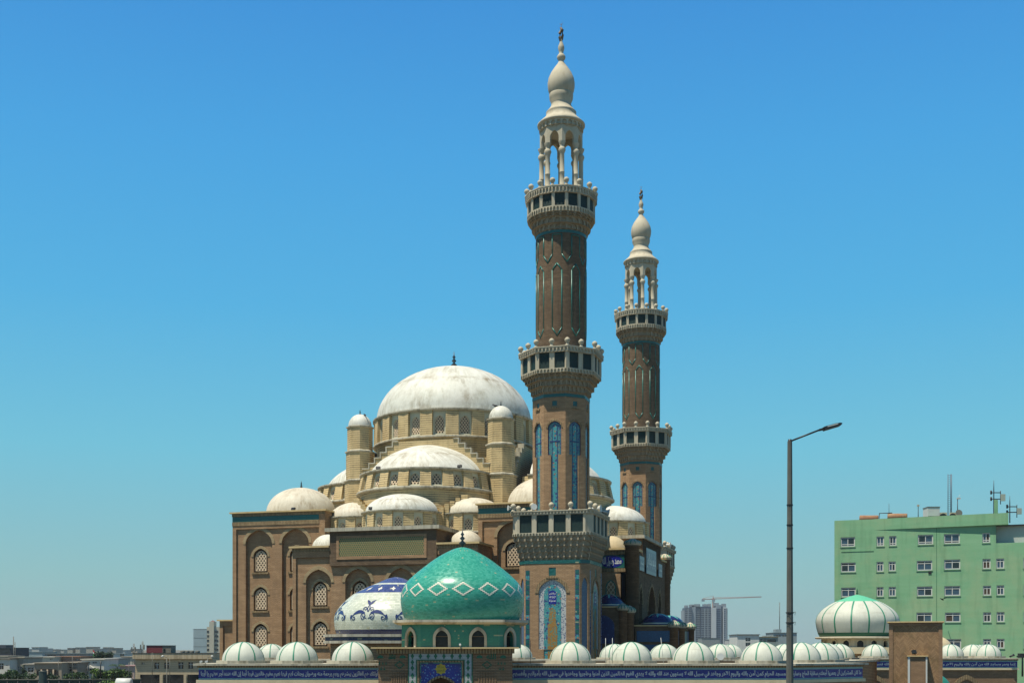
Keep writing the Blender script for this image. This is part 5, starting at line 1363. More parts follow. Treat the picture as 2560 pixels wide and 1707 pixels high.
# roof things: positions on the deck just behind the parapet
RUST = m_stone('rusty_steel', (.3, .12, .06), (.42, .3, .18), (.12, .06, .04), .6)
def GW(px, py, d): s, z = GB(px, py, d); return Vector((gO.x + gtx * s + gty * d, gO.y + gty * s - gtx * d, z))
zdk = ztg - .75
def rooft(p): return (p.x, p.y, zdk)
def tank(px0, px1, py, label):
    a, b = GW(px0, py, -1.6), GW(px1, py, -1.6); m = MB(); r = .42
    d_ = (b - a).normalized(); m.tube([a - d_ * .02, a, a + d_ * .03, b - d_ * .03, b, b + d_ * .02], [.1, r * .9, r, r, r * .9, .1], 18); o = m.build('water_tank', RUST); tag(o, label, 'tank', 'rusty roof tanks')
    for t_ in (.15, .85):
        q = a.lerp(b, t_); m = MB(); m.box(q.x - .08, q.x + .08, q.y - .35, q.y + .35, zdk, q.z - r * .8); m.build('cradle', BLACK, o)
tank(2149, 2196, 1296, 'rusty orange roof tank at the left of the green building'); tank(2219, 2268, 1291.5, 'longer rusty roof tank right of the small aerial on the green building')
def pole(name, label, cat, px, y_top, d, r, extra=None, group=None):
    p = GW(px, y_top, d); m = MB(); m.tube([(p.x, p.y, zdk), (p.x, p.y, p.z)], [r, r * .6], 6); o = m.build(name, BLACK); tag(o, label, cat, group); return o, p
o, p = pole('roof_aerial', 'thin black aerial between the two rusty roof tanks', 'aerial', 2222.5, 1258, -1.4, .04)
m = MB(); m.tube([(p.x - 1.2, p.y, zdk), (p.x - 1.2, p.y, zdk + 1.55), (p.x + .4, p.y, zdk + 1.6)], .06, 5); m.tube([(p.x - .4, p.y, zdk), (p.x - .4, p.y, zdk + .9)], .05, 5); m.build('crossbar', BLACK, o)
o, p = pole('roof_post', 'short black post with pale cap left of the white roof cabinet', 'post', 2295.5, 1263, -1.4, .06); m = MB(); m.box(p.x - .12, p.x + .12, p.y - .1, p.y + .1, p.z - .12, p.z + .1); m.build('cap', CREAM, o)
a, b = GW(2309, 1271, -2), GW(2342, 1271, -2); m = MB(); m.box(a.x, b.x, a.y - 1.6, a.y + .2, zdk, a.z); o = m.build('roof_cabinet', GREYW); tag(o, 'white metal cabinet on the green building roof', 'cabinet')
m = MB(); [m.box(a.x - .01, b.x + .01, a.y - 1.63, a.y - 1.6, zdk + h, zdk + h + .05) for h in (.9,)]; m.box(a.x - .05, b.x + .05, a.y - 1.65, a.y + .25, a.z, a.z + .07); m.build('cabinet_seam', GALV, o)
for px0, px1, lb in ((2350, 2367, 'air conditioner unit just right of the white roof cabinet'), (2374, 2391, 'air conditioner unit at the foot of the lattice mast')):
    a, b = GW(px0, 1281, -1.2), GW(px1, 1281, -1.2); m = MB(); m.box(a.x, b.x, a.y - .35, a.y + .05, zdk, a.z); o = m.build('air_conditioner', CREAM); tag(o, lb, 'air conditioner', 'roof air conditioners')
    m = MB(); cx_ = a.x + (b.x - a.x) * .36; m.tube([(cx_, a.y - .34, zdk + (a.z - zdk) * .55), (cx_, a.y - .38, zdk + (a.z - zdk) * .55)], (a.z - zdk) * .36, 16); m.build('fan_grille', BLACK, o)
p = GW(2396, 1283, -1.0); m = MB(); m.tube([(p.x, p.y, p.z), (p.x, p.y - .06, p.z + .02), (p.x, p.y - .2, p.z + .05)], [.05, .25, .42], 16); m.tube([(p.x, p.y, zdk), (p.x, p.y, p.z)], .04, 5); tag(m.build('satellite_dish', GALV), 'small grey satellite dish beside the roof air conditioners', 'dish')
# lattice mast
a, b = GW(2370.5, 1185, -1.8), GW(2378, 1185, -1.8); o = empty('lattice_mast', 'slim blue grey lattice mast on the green building roof', 'mast', ((a.x + b.x) / 2, a.y, zdk))
BLUEST = m_plain('blue_grey_steel', (.09, .13, .18), .5)
for dx, dy in ((-.19, 0), (.16, .05), (.22, -.1)):
    m = MB(); m.tube([(dx, dy, 0), (dx, dy, a.z - zdk)], .045, 5); m.build('leg', BLUEST, o)
m = MB()
for k in range(26): z_ = (a.z - zdk) * (k + .5) / 26; m.tube([(-.19, 0, z_), (.16, .05, z_)], .02, 4)
m.build('rungs', BLUEST, o, 'stuff')
o, p = pole('roof_post', 'dark post with white camera right of the lattice mast', 'post', 2394, 1246, -1.6, .07); m = MB(); m.box(p.x - .1, p.x + .35, p.y - .1, p.y + .1, p.z - .05, p.z + .12); m.tube([(p.x, p.y, p.z), (p.x + .3, p.y, p.z + .5)], .02, 4); m.build('camera_head', GREYW, o)
def antenna(px, ytip, ybar1, ybar2, pxp, ypan0, ypan1, stub, d, label):
    p = GW(px, ytip, d); zb1, zb2 = GW(px, ybar1, d).z, GW(px, ybar2, d).z; q = GW(pxp, ypan0, d); q1 = GW(pxp, ypan1, d)
    o = empty('antenna_mast', label, 'antenna', (p.x, p.y, zdk))
    m = MB(); m.tube([(0, 0, 0), (0, 0, zb1 - zdk + .3), (0, 0, p.z - zdk)], [.07, .06, .02], 6); m.build('pole', BLACK, o)
    for z_ in (zb1, zb2): m = MB(); m.tube([(-.35, 0, z_ - zdk), (q.x - p.x, 0, z_ - zdk)], .06, 5); m.tube([(-.32, 0, z_ - zdk - .2), (-.32, 0, z_ - zdk + .25)], .12, 6); m.build('arm', BLACK, o)
    m = MB(); dx = q.x - p.x; m.box(dx, dx + .55, -.12, .12, q1.z - zdk, q.z - zdk); m.build('panel_antenna', m_plain('antenna_grey_%d' % px, (.45, .5, .42), .5), o)
    m = MB(); m.tube([(dx, 0, q1.z - zdk - .4), (dx, 0, q.z - zdk + .4)], .05, 5); m.build('panel_post', BLACK, o)
    if stub: m = MB(); m.box(.02, .42, -.2, .2, 0, zb2 - zdk - .1); m.build('stub', GREENB, o)
antenna(2484.5, 1200, 1231, 1247, 2504, 1234, 1251, True, -2.0, 'tall mobile antenna mast with side panel on a green stub')
antenna(2524.5, 1239, 1266, 1280, 2545, 1269, 1284, False, -3.2, 'lower mobile antenna mast at the right roof corner')
# gull-like bird over the facade
o = MB(); o.tube([(-.25, 0, 0), (0, 0, .03), (.2, 0, .03)], [.02, .07, .02], 6); i = o.add([(-.05, 0, .05), (.08, 0, .05), (.05, -.5, .2), (0, -.5, .2), (-.05, 0, .05), (.08, 0, .05), (.3, .5, .22), (.22, .5, .22)]); o.face(i, i + 1, i + 2, i + 3); o.face(i + 4, i + 5, i + 6, i + 7)
bq = o.build('bird', BLACK); p = GW(2355, 1498, 2.0); bq.location = p; bq.rotation_euler = (0, .5, .4); bq.scale = (1.3,) * 3; tag(bq, 'dark bird gliding past the green building wall', 'bird')

# ------------------------------------------------------------------ street lamp
LY = 30.0
lp_ = at(1974.5, 1103, LY)
lamp = empty('street_lamp', 'tall weathered octagonal steel street lamp with one slanted arm', 'street lamp', (lp_.x, LY, 0))
mb = MB(); mb.lathe([(.13, 0), (.062, lp_.z), (0, lp_.z + .001)], 8, smooth=False, rot=.2); mb.build('pole', GALV, lamp)
mb = MB(); mb.lathe([(.045, lp_.z - .02), (.045, lp_.z + .05), (0, lp_.z + .05)], 10); mb.build('pole_cap', BLACK, lamp)
t0, t1, t2 = at(1975, 1103, LY), at(2052, 1073, LY), at(2103, 1059, LY)
loc = lambda v: (v.x - lp_.x, 0, v.z)
mb = MB(); mb.tube([loc(t0), loc(t1)], .022, 8); mb.build('arm', BLACK, lamp)
mb = MB(); d_ = (Vector(loc(t2)) - Vector(loc(t1))).normalized(); n_ = Vector((-d_.z, 0, d_.x)); b0 = Vector(loc(t1)) - d_ * .05; L_ = (Vector(loc(t2)) - Vector(loc(t1))).length + .06
for (s0_, s1_, h0, h1, w0, w1) in ((0, .14, .03, .035, .04, .05), (.12, L_ - .06, .055, .045, .11, .11), (L_ - .06, L_, .045, .012, .11, .07)):
    i = mb.add([b0 + d_ * s + n_ * h + Vector((0, w, 0)) for s, hh, ww in ((s0_, h0, w0), (s1_, h1, w1)) for h in (-hh, hh * .6) for w in (-ww, ww)])
    for q in ((0, 1, 3, 2), (4, 6, 7, 5), (0, 4, 5, 1), (2, 3, 7, 6), (0, 2, 6, 4), (1, 5, 7, 3)): mb.face(*[i + k for k in q])
hd = mb.build('lamp_head', BLACK, lamp)
mb = MB(); i = mb.add([b0 + d_ * s + n_ * .04 + Vector((0, w, 0)) for s in (.16, L_ - .1) for w in (-.07, .07)]); mb.face(i, i + 1, i + 3, i + 2); i = mb.add([b0 + d_ * s - Vector((0, .112, 0)) + n_ * h for s in (.2, L_ - .12) for h in (0, .025)]); mb.face(i, i + 1, i + 3, i + 2); mb.build('lens', GREYW, hd)
for py in (1262, 1312, 1370, 1531, 1556):
    z_ = at(0, py, LY).z; r_ = .13 - .068 * z_ / lp_.z; mb = MB(); mb.lathe([(r_ + .002, z_ - .02), (r_ + .012, z_ - .015), (r_ + .012, z_ + .015), (r_ + .002, z_ + .02)], 8, rot=.2, smooth=False)
    if py > 1500: mb.tube([(r_, -.02, z_), (r_ + .05, -.03, z_ + .03), (r_ + .03, -.04, z_ - .06)], .008, 4); mb.tube([(-r_, -.03, z_), (-r_ - .03, -.05, z_ + .01), (-r_ * .2, -r_ - .02, z_ - .07)], .006, 4)
    mb.build('strap', BLACK, lamp)
# horn on the arcade roof
p = at(1801, 1641, 60.9); horn((p.x, p.y, p.z), (-.1, -1, .12), .42, 'grey horn loudspeaker on the arcade roof edge between striped domes')
for px, Y, y0_, y1_, lb in ((1659, 61.6, 1593, 1648, 'thin leaning white rod between striped domes near blue porch'), (1514, 61.8, 1594, 1642, 'thin white rod left of the leaning pair by the shaded porch'), (1531, 61.8, 1594, 1640, 'thin white rod second by the shaded porch'), (1326, 61.0, 1600, 1657, 'thin dark rod in front of the tiled minaret base')):
    a, b = at(px - 7 if px == 1659 else px, y0_, Y), at(px, y1_, Y); mb = MB(); mb.tube([(a.x, a.y, a.z), (b.x, b.y, min(b.z, 6.27))], .012, 5); tag(mb.build('roof_rod', GREYW if px != 1326 else GALV), lb, 'rod')

# ------------------------------------------------------------------ trees and planting
def m_leaf(name, c1, c2):
    t = NT(name); t.coords()
    g = t.new('ShaderNodeNewGeometry')
    c = t.mix(g.outputs['Random Per Island'], c1, c2)
    m = t.out(c, .6, .3); return m
LEAF = m_leaf('leaves', (.02, .055, .012), (.055, .11, .025)); LEAFD = m_leaf('dark_leaves', (.012, .035, .014), (.03, .06, .022)); LEAFL = m_leaf('bright_leaves', (.06, .13, .015), (.12, .2, .03))
BARK = m_plain('bark', (.08, .055, .035), .9)
def tree(px, ytop, Y, rx, h, label, leaf, n=1400, name='tree', group=None, ls=.35, trunk=True, low=.25):
    p = at(px, ytop, Y); top = p.z; base = max(0.0, top - h)
    rnd = random.Random(int(px * 7 + Y)); e = empty(name, label, 'tree' if trunk else 'bush', (p.x, Y, 0), 0, group)
    m = MB(); c = MB(); zc = top - h * .5 + .0
    blobs = [(rnd.uniform(-.6, .6) * rx, rnd.uniform(-.6, .6) * rx, rnd.uniform(-.3, .32) * h, rnd.uniform(.32, .55)) for _ in range(11)] + [(0, 0, h * .2, .5)]
    if trunk:
        m.tube([(0, 0, 0), (.05, .02, base * .6 + .3), (0, 0, zc)], [.16, .12, .06], 7)
        for b in blobs[:7]: m.tube([(0, 0, max(base, .4)), (b[0] * .5, b[1] * .5, zc + b[2] * .4 - .2), (b[0] * .9, b[1] * .9, zc + b[2])], [.09, .06, .02], 5)
        m.build('trunk', BARK, e)
    else:
        m.tube([(0, 0, 0), (0, 0, zc)], [.06, .03], 5); m.build('stem', BARK, e)
    for k in range(n):
        b = rnd.choice(blobs); v = Vector((rnd.gauss(0, 1), rnd.gauss(0, 1), rnd.gauss(0, 1))).normalized() * (rnd.random() ** .35)
        q = Vector((b[0] + v.x * rx * b[3], b[1] + v.y * rx * b[3], zc + b[2] + v.z * h * .5 * b[3]))
        q.z = max(q.z, .1); a = Vector((rnd.gauss(0, 1), rnd.gauss(0, 1), rnd.gauss(0, .6))).normalized(); d = a.cross(Vector((rnd.gauss(0, 1), rnd.gauss(0, 1), rnd.gauss(0, 1)))).normalized(); s_ = ls * rnd.uniform(.5, 1.2)
        i = c.add([q - a * s_, q + d * s_ * .5, q + a * s_, q - d * s_ * .5]); c.face(i, i + 1, i + 2, i + 3)
    c.build('crown', leaf, e); return e
tree(259, 1627, 300, 2.5, 3.2, 'dark round tree beside the flag on the left skyline', LEAFD, 1800, ls=.28)
tree(27, 1668, 205, 1.4, 2.6, 'dark green tree at the left edge in front of pale houses', LEAF, 1300, ls=.22)
tree(62, 1664, 205, .6, 2.4, 'slim dark shrub tree before the balcony house', LEAFD, 600, ls=.18)
tree(126, 1679, 190, .9, 2.0, 'low olive tree beside the dark round pillar', LEAFD, 800, ls=.18)
tree(195, 1677, 195, 1.3, 2.0, 'low tree left of the white porch house', LEAF, 900, ls=.2)
for k, px in enumerate((240, 256, 272, 290, 306, 322)):
    tree(px, 1667 + (k % 3) * 3, 212, 1.0, 2.6, ('bright hedge bush nearest the white porch house', 'second hedge bush right of the white porch house', 'third hedge bush right of the white porch house', 'fourth hedge bush right of the white porch house', 'fifth hedge bush beside the pink wall', 'last hedge bush beside the beige block')[k], LEAF if k % 2 else LEAFL, 900, 'bush', 'hedge bushes', .2, False)
for k, (px, yt, Y_, rx) in enumerate(((8, 1679, 176, .9), (45, 1682, 172, 1.0), (78, 1681, 178, 1.0), (140, 1684, 170, 1.0), (168, 1681, 178, 1.1), (212, 1684, 168, .9))):
    tree(px, yt, Y_, rx, 2.4, ('dark bush behind the fence at the far left', 'dark bush behind the fence left of the slim tree', 'dark bush behind the fence left of the round pillar', 'dark bush behind the fence right of the round pillar', 'dark bush behind the fence under the square window', 'dark bush behind the fence left of the white porch')[k], LEAFD if k % 2 else LEAF, 900, 'bush', 'bushes behind the fence', .16, False)
tree(263, 1697, 120, 1.0, 2.2, 'bright yellow green bush at the bottom left beside the white tank', LEAFL, 1300, 'bush', None, .13, False)
e = empty('palm_tree', 'small palm with drooping fronds above the hedge bushes', 'palm', (at(292, 0, 225).x, 225, 0)); zt_ = at(0, 1656, 225).z
mb = MB(); mb.tube([(0, 0, 0), (.1, 0, zt_ - .8)], [.2, .14], 8); mb.build('trunk', BARK, e)
for k in range(14):
    a = 2 * pi * k / 14 + .2; m = MB(); L_ = random.uniform(1.1, 1.5)
    for q in range(9):
        t = (q + 1) / 9; x = L_ * t; z = zt_ - .75 + .75 * sin(t * 2.2) * (1 - t * .55)
        for sg in (-1, 1):
            i = m.add([(.1 + cos(a) * x, sin(a) * x, z), (.1 + cos(a) * (x + .12), sin(a) * (x + .12), z), (.1 + cos(a) * (x + .2) - sin(a) * sg * .28, sin(a) * (x + .2) + cos(a) * sg * .28, z - .16)]); m.face(i, i + 1, i + 2)
    m.build('frond', LEAF, e)

# ------------------------------------------------------------------ houses of the town on the left
WALLS = {}
def wallm(c):
    k = tuple(round(v, 2) for v in c)
    if k not in WALLS: WALLS[k] = m_stone('render_%d' % len(WALLS), c, mul(c, .88), mul(c, .45), .45)
    return WALLS[k]
def house(px0, px1, ytop, Y, depth, col, label, wins_=(), parapet=None, ledge=True, name='house', cat='house', roofx=(), pm=None):
    a, b = at(px0, ytop, Y), at(px1, ytop, Y); e = empty(name, label, cat, ((a.x + b.x) / 2, Y, 0)); w = (b.x - a.x) / 2
    f = frame(0, 0, 0.0); zt_ = a.z
    holes = []
    for (q0, q1, y0, y1) in wins_:
        s0, s1 = at(q0, 0, Y).x - (a.x + b.x) / 2, at(q1, 0, Y).x - (a.x + b.x) / 2; z1, z0 = at(0, y0, Y).z, max(at(0, y1, Y).z, .02)
        s0, s1 = max(s0, -w + .05), min(s1, w - .05); z1 = min(z1, zt_ - .1)
        holes.append((s0, s1, z0, z1))
    mb = MB(); mb.panel(f, rect(-w, w, 0, zt_), [rect(*h) for h in holes])
    for h in holes: mb.reveal(f, rect(*h), -.25, 0)
    mb.box(-w, -w + .2, .003, depth, 0, zt_); mb.box(w - .2, w, .003, depth, 0, zt_); mb.box(-w + .2, w - .2, depth - .2, depth, 0, zt_); mb.box(-w + .2, w - .2, .3, depth - .2, zt_ - .3, zt_ - .15)
    mb.build('wall', wallm(col), e)
    if ledge: mb = MB(); mb.box(-w - .2, w + .2, -.3, depth + .1, zt_, zt_ + .16); mb.build('roof_slab', wallm(parapet or mul(col, .8)), e)
    for h in holes:
        s0, s1, z0, z1 = h; m = MB(); m.fbox(f, s0, s1, z0, z1, -.26, -.22); q = m.build('window', GLASSD, e)
        if z1 - z0 < 2.2 and s1 - s0 < 2.5: m = MB(); m.fbox(f, (s0 + s1) / 2 - .04, (s0 + s1) / 2 + .04, z0, z1, -.22, -.17); m.fbox(f, s0, s1, z1 - (z1 - z0) * .35 - .03, z1 - (z1 - z0) * .35 + .03, -.22, -.174); m.build('glazing_bar', WFRAME, q)
    for (q0, q1, y0, dd, c2) in roofx:
        s0, s1 = at(q0, 0, Y).x - (a.x + b.x) / 2, at(q1, 0, Y).x - (a.x + b.x) / 2; m = MB(); m.box(s0, s1, 1.0, 1.0 + dd, zt_ - .1, at(0, y0, Y).z); m.build('roof_room', wallm(c2), e)
    return e
house(-30, 28, 1619, 380, 14, (.04, .05, .07), 'dark blue grey glazed block at the far left skyline', [(-20, 26, 1622, 1634)], (.08, .1, .12), roofx=[(-30, 11, 1611, 6, (.06, .07, .09))], name='office_block', cat='building')
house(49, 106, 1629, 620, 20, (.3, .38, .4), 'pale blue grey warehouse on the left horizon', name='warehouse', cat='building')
house(112, 222, 1633, 470, 20, (.25, .27, .27), 'low grey building with a long flat roof on the skyline', [(118, 140, 1636, 1642), (150, 158, 1636, 1642), (190, 216, 1638, 1644)], (.12, .16, .17), name='depot', cat='building')
house(-8, 24, 1647, 252, 10, (.64, .62, .56), 'white house at the far left with brown parapet', [(-5, 9, 1657, 1672), (14, 21, 1661, 1663)], (.2, .17, .14))
house(24, 60, 1644, 256, 10, (.35, .33, .28), 'grey house with cream roof blocks behind the slim tree', [(40, 48, 1665, 1676), (51, 56, 1666, 1676)], (.25, .22, .18), roofx=[(40, 57, 1641, 4, (.6, .55, .42))])
house(60, 86, 1660, 246, 10, (.42, .4, .36), 'balcony house between grey house and brown arched house', [(70, 83, 1668, 1679)], (.55, .5, .42))
house(93, 136, 1642, 288, 9, (.62, .58, .48), 'cream upper storey house behind the brown arched house', [(125, 131, 1645, 1648)], (.62, .6, .54))
house(136, 201, 1641, 292, 9, (.42, .26, .19), 'terracotta brown house with flat roof on the left', [(147, 157, 1648, 1654), (189, 195, 1646, 1650)], (.36, .2, .13))
e = house(86, 154, 1657, 236, 10, (.34, .28, .21), 'brown stone house with wide shallow arched porch', [(91, 146, 1671, 1688)], (.4, .34, .26))
m = MB(); fa_ = frame(0, 0, 0); w = at(146, 0, 236).x - at(91, 0, 236).x; zz_ = at(0, 1671, 236).z; x_ = at(118.5, 0, 236).x - e.location.x
top = [(x_ + w / 2 * cos(pi * k / 12), zz_ - .5 + .5 * sin(pi * k / 12)) for k in range(13)]
m.panel(fa_, [(x_ + w / 2, zz_ + .02)] + top + [(x_ - w / 2, zz_ + .02)], (), -.1); m.build('porch_arch', wallm((.34, .28, .21)), e)
for px in (104, 119, 134): m = MB(); q = at(px, 0, 236).x - e.location.x; m.tube([(q, -.1, 0), (q, -.1, zz_ - .1)], .16, 8); m.build('porch_column', wallm((.34, .28, .21)), e)
house(154, 193, 1656, 240, 10, (.3, .25, .2), 'brown house with dark square window right of the arched porch', [(165, 180, 1667, 1677), (183, 189, 1657, 1661)], (.4, .34, .26))
e = house(204, 260, 1648, 246, 9, (.68, .66, .6), 'white house with small gabled porch', [(219, 225, 1653, 1657), (231, 242, 1653, 1657), (249, 254, 1654, 1658), (207, 218, 1671, 1683), (224, 234, 1671, 1683)], (.6, .58, .5))
m = MB(); xg = at(227, 0, 246).x - e.location.x; za = at(0, 1669, 246).z; m.prism([(xg - .8, -.8), (xg + .8, -.8), (xg + .8, 0), (xg - .8, 0)], za - .15, za); i = m.add([(xg - .85, -.85, za), (xg + .85, -.85, za), (xg, -.85, za + .6), (xg - .85, 0, za), (xg + .85, 0, za), (xg, 0, za + .6)]); m.face(i, i + 1, i + 2); m.face(i, i + 2, i + 5, i + 3); m.face(i + 1, i + 4, i + 5, i + 2); m.build('gabled_porch', wallm((.68, .66, .6)), e)
house(258, 292, 1646, 262, 9, (.34, .35, .35), 'grey house behind the palm with dark window', [(270, 276, 1652, 1657)], (.3, .3, .3))
house(218, 254, 1642, 300, 9, (.45, .5, .5), 'low house with white barrel roof behind the white porch house', name='house')
house(284, 314, 1633, 430, 12, (.55, .6, .6), 'pale distant block with blue grey side right of the round tree', [(300, 310, 1632, 1640)], (.2, .28, .33), name='block', cat='building')
house(303, 336, 1641, 340, 10, (.5, .47, .4), 'cream distant house just left of the beige block', [(318, 324, 1648, 1652)], (.4, .36, .3))
house(300, 336, 1664, 250, 8, (.5, .38, .34), 'pink walled house between the palm and the beige block', (), (.45, .28, .28))
house(-60, 20, 1640, 300, 10, (.5, .46, .38), 'cream house behind the white left house', (), None)

# beige block by the arcade
BB = 200.0
e = house(338, 533, 1646, BB, 12, (.5, .41, .28), 'beige two storey block with banded walls and white windows', [(386, 398, 1655, 1670.5), (410.5, 423, 1655, 1670.5), (445.5, 458.5, 1654, 1670.5), (470.5, 482.5, 1654, 1670.5), (353.5, 361, 1654.5, 1659.5), (350, 399, 1685, 1760), (408, 459, 1685, 1760), (468, 520, 1685, 1760)], None, False, 'beige_block', 'building')
BEIGEM = m_stone('banded_beige', (.6, .49, .33), (.52, .42, .28), (.25, .2, .13), .45, ch=.34, jd=.5)
for ch_ in e.children:
    if ch_.name.startswith('wall'): ch_.data.materials[0] = BEIGEM
x0_, x1_ = at(335, 0, BB).x - e.location.x, at(531, 0, BB).x - e.location.x; z0_, z1_ = at(0, 1646, BB).z, at(0, 1632, BB).z
mb = MB(); mb.box(x0_ - .1, x1_, -.5, 12, z0_, z1_); mb.build('parapet', m_stone('ribbed_beige', (.56, .46, .32), (.5, .41, .28), (.2, .16, .1), .6, lo=.45, hi=.62, streak=.03), e)
mb = MB(); mb.box(x0_ - .15, x1_ + .05, -.56, 12.1, z1_, z1_ + .06); mb.build('parapet_cap', BLACK, e)
for px in (404, 463): 
    mb = MB(); q = at(px, 0, BB).x - e.location.x; mb.box(q - .2, q + .2, -.12, .3, 0, at(0, 1686, BB).z); mb.build('pillar', BEIGEM, e)
REDM = m_plain('dark_red_sheet', (.2, .03, .035), .6, var=.15, sc=1.0)
a, b, c = at(366, 1613, 203), at(406, 1612, 203), at(427, 1614, 203)
o = empty('roof_cabin', 'dark red sheeted cabin on the beige block roof', 'cabin', ((a.x + c.x) / 2, 203, z1_)); w1, w2, w3 = a.x - o.location.x, b.x - o.location.x, c.x - o.location.x; hh = a.z - z1_
mb = MB(); mb.box(w1, w2, 0, 3, 0, hh); mb.build('red_wall', REDM, o); mb = MB(); mb.box(w2, w3, .02, 3, 0, hh); mb.build('side_wall', wallm((.25, .22, .17)), o); mb = MB(); mb.box(w2 + .15, w2 + .5, -.02, .02, 0, hh * .6); mb.build('door', DARK, o); mb = MB(); mb.box(w1 - .05, w3 + .05, -.08, 3.1, hh, hh + .06); mb.build('roof', BLACK, o)
for k, px in enumerate((457, 468, 480, 494)):
    p = at(px, 1625, 204); mb = MB(); mb.lathe([(.4, z1_ + .05), (.42, p.z - .15), (.36, p.z - .03), (.1, p.z), (0, p.z)], 16, p.x, 204); tag(mb.build('roof_tank', GALV), ('leftmost squat tank on the beige block roof', 'second squat tank on the beige block roof', 'third squat tank on the beige block roof', 'rightmost squat tank on the beige block roof')[k], 'tank', 'squat roof tanks')

# towers behind
BLUEW = m_glass('blue_glass_wall', (.3, .4, .45), .3)
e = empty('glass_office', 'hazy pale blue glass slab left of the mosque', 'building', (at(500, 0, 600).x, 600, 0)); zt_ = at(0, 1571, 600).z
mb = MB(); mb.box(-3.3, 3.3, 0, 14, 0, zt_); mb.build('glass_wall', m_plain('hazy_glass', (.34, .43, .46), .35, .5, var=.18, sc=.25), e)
for k in range(4): mb = MB(); mb.box(-3.32, 3.32, -.04, 0, zt_ * .25 * (k + 1) - .35, zt_ * .25 * (k + 1) - .2); mb.build('floor_line', GALV, e)
e = empty('striped_office', 'cream office tower with dark window rows left of the mosque annex', 'building', (at(533, 0, 560).x, 560, 0)); k_ = 560 / F; zt_ = at(0, 1566, 560).z
CRM = wallm((.55, .52, .42)); mb = MB(); mb.box(-16 * k_, 24 * k_, 0, 12, 0, zt_); mb.build('wall', CRM, e)
mb = MB(); mb.box(-8.5 * k_, 3 * k_, -1.0, 4, 0, at(0, 1553, 560).z); mb.build('stair_tower', CRM, e); mb = MB(); mb.lathe([(6.5 * k_ * 1.2, at(0, 1553, 560).z), (0, at(0, 1549, 560).z)], 4, -2.7 * k_, 1.5, rot=pi / 4, smooth=False); mb.build('tower_roof', wallm((.2, .1, .1)), e)
for r_ in range(6):
    for x_a, x_b in ((-15.5, -9.5), (3.8, 12.5)):
        z = at(0, 1578 + 11.2 * r_, 560).z; mb = MB(); mb.box(x_a * k_, x_b * k_, -.12, 0.0, z - 2.6 * k_, z + 2.6 * k_); mb.build('window', GLASSD, e)

# masts, poles and lights around the town
def thin(px, y0_, y1_, Y, r, label, name='utility_pole', m=None, cat='pole', group=None):
    a = at(px, y0_, Y); mb = MB(); mb.tube([(a.x, Y, max(at(px, y1_, Y).z, 0)), (a.x, Y, a.z)], [r, r * .7], 6); o = mb.build(name, m or GALV); tag(o, label, cat, group); return o, a
def latt_mast(px, ytop, Y, label, w=.35):
    a = at(px, ytop, Y); o = empty('telecom_mast', label, 'mast', (a.x, Y, 0))
    for dx, dy in ((-w, -w), (w, -w), (0, w)): mb = MB(); mb.tube([(dx, dy, 0), (dx * .5, dy * .5, a.z)], .07, 5); mb.build('leg', GALV, o)
    mb = MB()
    n = int(a.z / .8)
    for k in range(n):
        z = a.z * k / n; q = 1 - .5 * k / n; mb.tube([(-w * q, -w * q, z), (w * q, -w * q, z + .4), (0, w * q, z + .8)], .04, 4)
    mb.build('bracing', GALV, o, 'stuff'); return o, a
o, a = latt_mast(37, 1604, 330, 'lattice telecom mast at the far left'); mb = MB(); mb.tube([(-.3, 0, 0), (-.35, 0, at(0, 1590, 330).z)], [.1, .12], 6); mb.build('tall_antenna', GALV, o)
for px, yt, lb in ((335, 1608, 'telecom mast with dark panels left of the red cabin'), (357, 1602, 'slimmer telecom mast just left of the red cabin')):
    o, a = latt_mast(px, yt, 320, lb, .3)
    for dx in (-.5, .45): mb = MB(); mb.box(dx - .14, dx + .14, -.4, -.2, a.z - 2.2, a.z - .9); mb.build('panel_antenna', GALV, o)
thin(146, 1650, 1707, 160, .05, 'thin grey pole right of the dark round pillar'); thin(181, 1638, 1707, 170, .05, 'thin tall pole before the terracotta house'); thin(232, 1682, 1707, 150, .05, 'short pole by the white porch house'); thin(251.5, 1650, 1690, 180, .13, 'dark square post before the white house', m=BLACK); thin(219, 1663, 1700, 175, .1, 'dark post in front of the white porch', m=BLACK); thin(322, 1655, 1707, 160, .05, 'thin pole beside the pink wall')
o, a = thin(232, 1622, 1645, 330, .05, 'flagpole with striped flag beside the round tree', 'flagpole', cat='flag')
for k, c in enumerate(((.5, .03, .03), (.7, .7, .7), (.03, .3, .08))):
    mb = MB(); z1 = a.z - k * .55
    i = mb.add([(a.x, 330, z1), (a.x + .45, 329.9, z1 - .5), (a.x + .85, 330.1, z1 - 1.1), (a.x + .85, 330.1, z1 - 1.6), (a.x + .45, 329.9, z1 - 1.05), (a.x, 330, z1 - .55)]); mb.face(i, i + 1, i + 4, i + 5); mb.face(i + 1, i + 2, i + 3, i + 4); mb.build('flag_stripe', m_plain('flag_%d' % k, c, .8), o)
def small_lamp(px, ytop, Y, hx, label):
    a = at(px, ytop, Y); o = empty('street_lamp', label, 'street lamp', (a.x, Y, 0), 0, 'thin street lamps')
    mb = MB(); mb.tube([(0, 0, 0), (0, 0, a.z)], [.05, .035], 6); mb.build('pole', GALV, o)
    h = at(hx, ytop - 2, Y).x - a.x; mb = MB(); mb.tube([(0, 0, a.z), (h * .6, 0, a.z + .1), (h, 0, a.z + .1)], .025, 5); mb.build('arm', GALV, o)
    mb = MB(); mb.tube([(h * .75, 0, a.z + .12), (h, 0, a.z + .14), (h * 1.35, 0, a.z + .1)], [.05, .1, .06], 8); mb.build('lamp_head', GREYW, o)
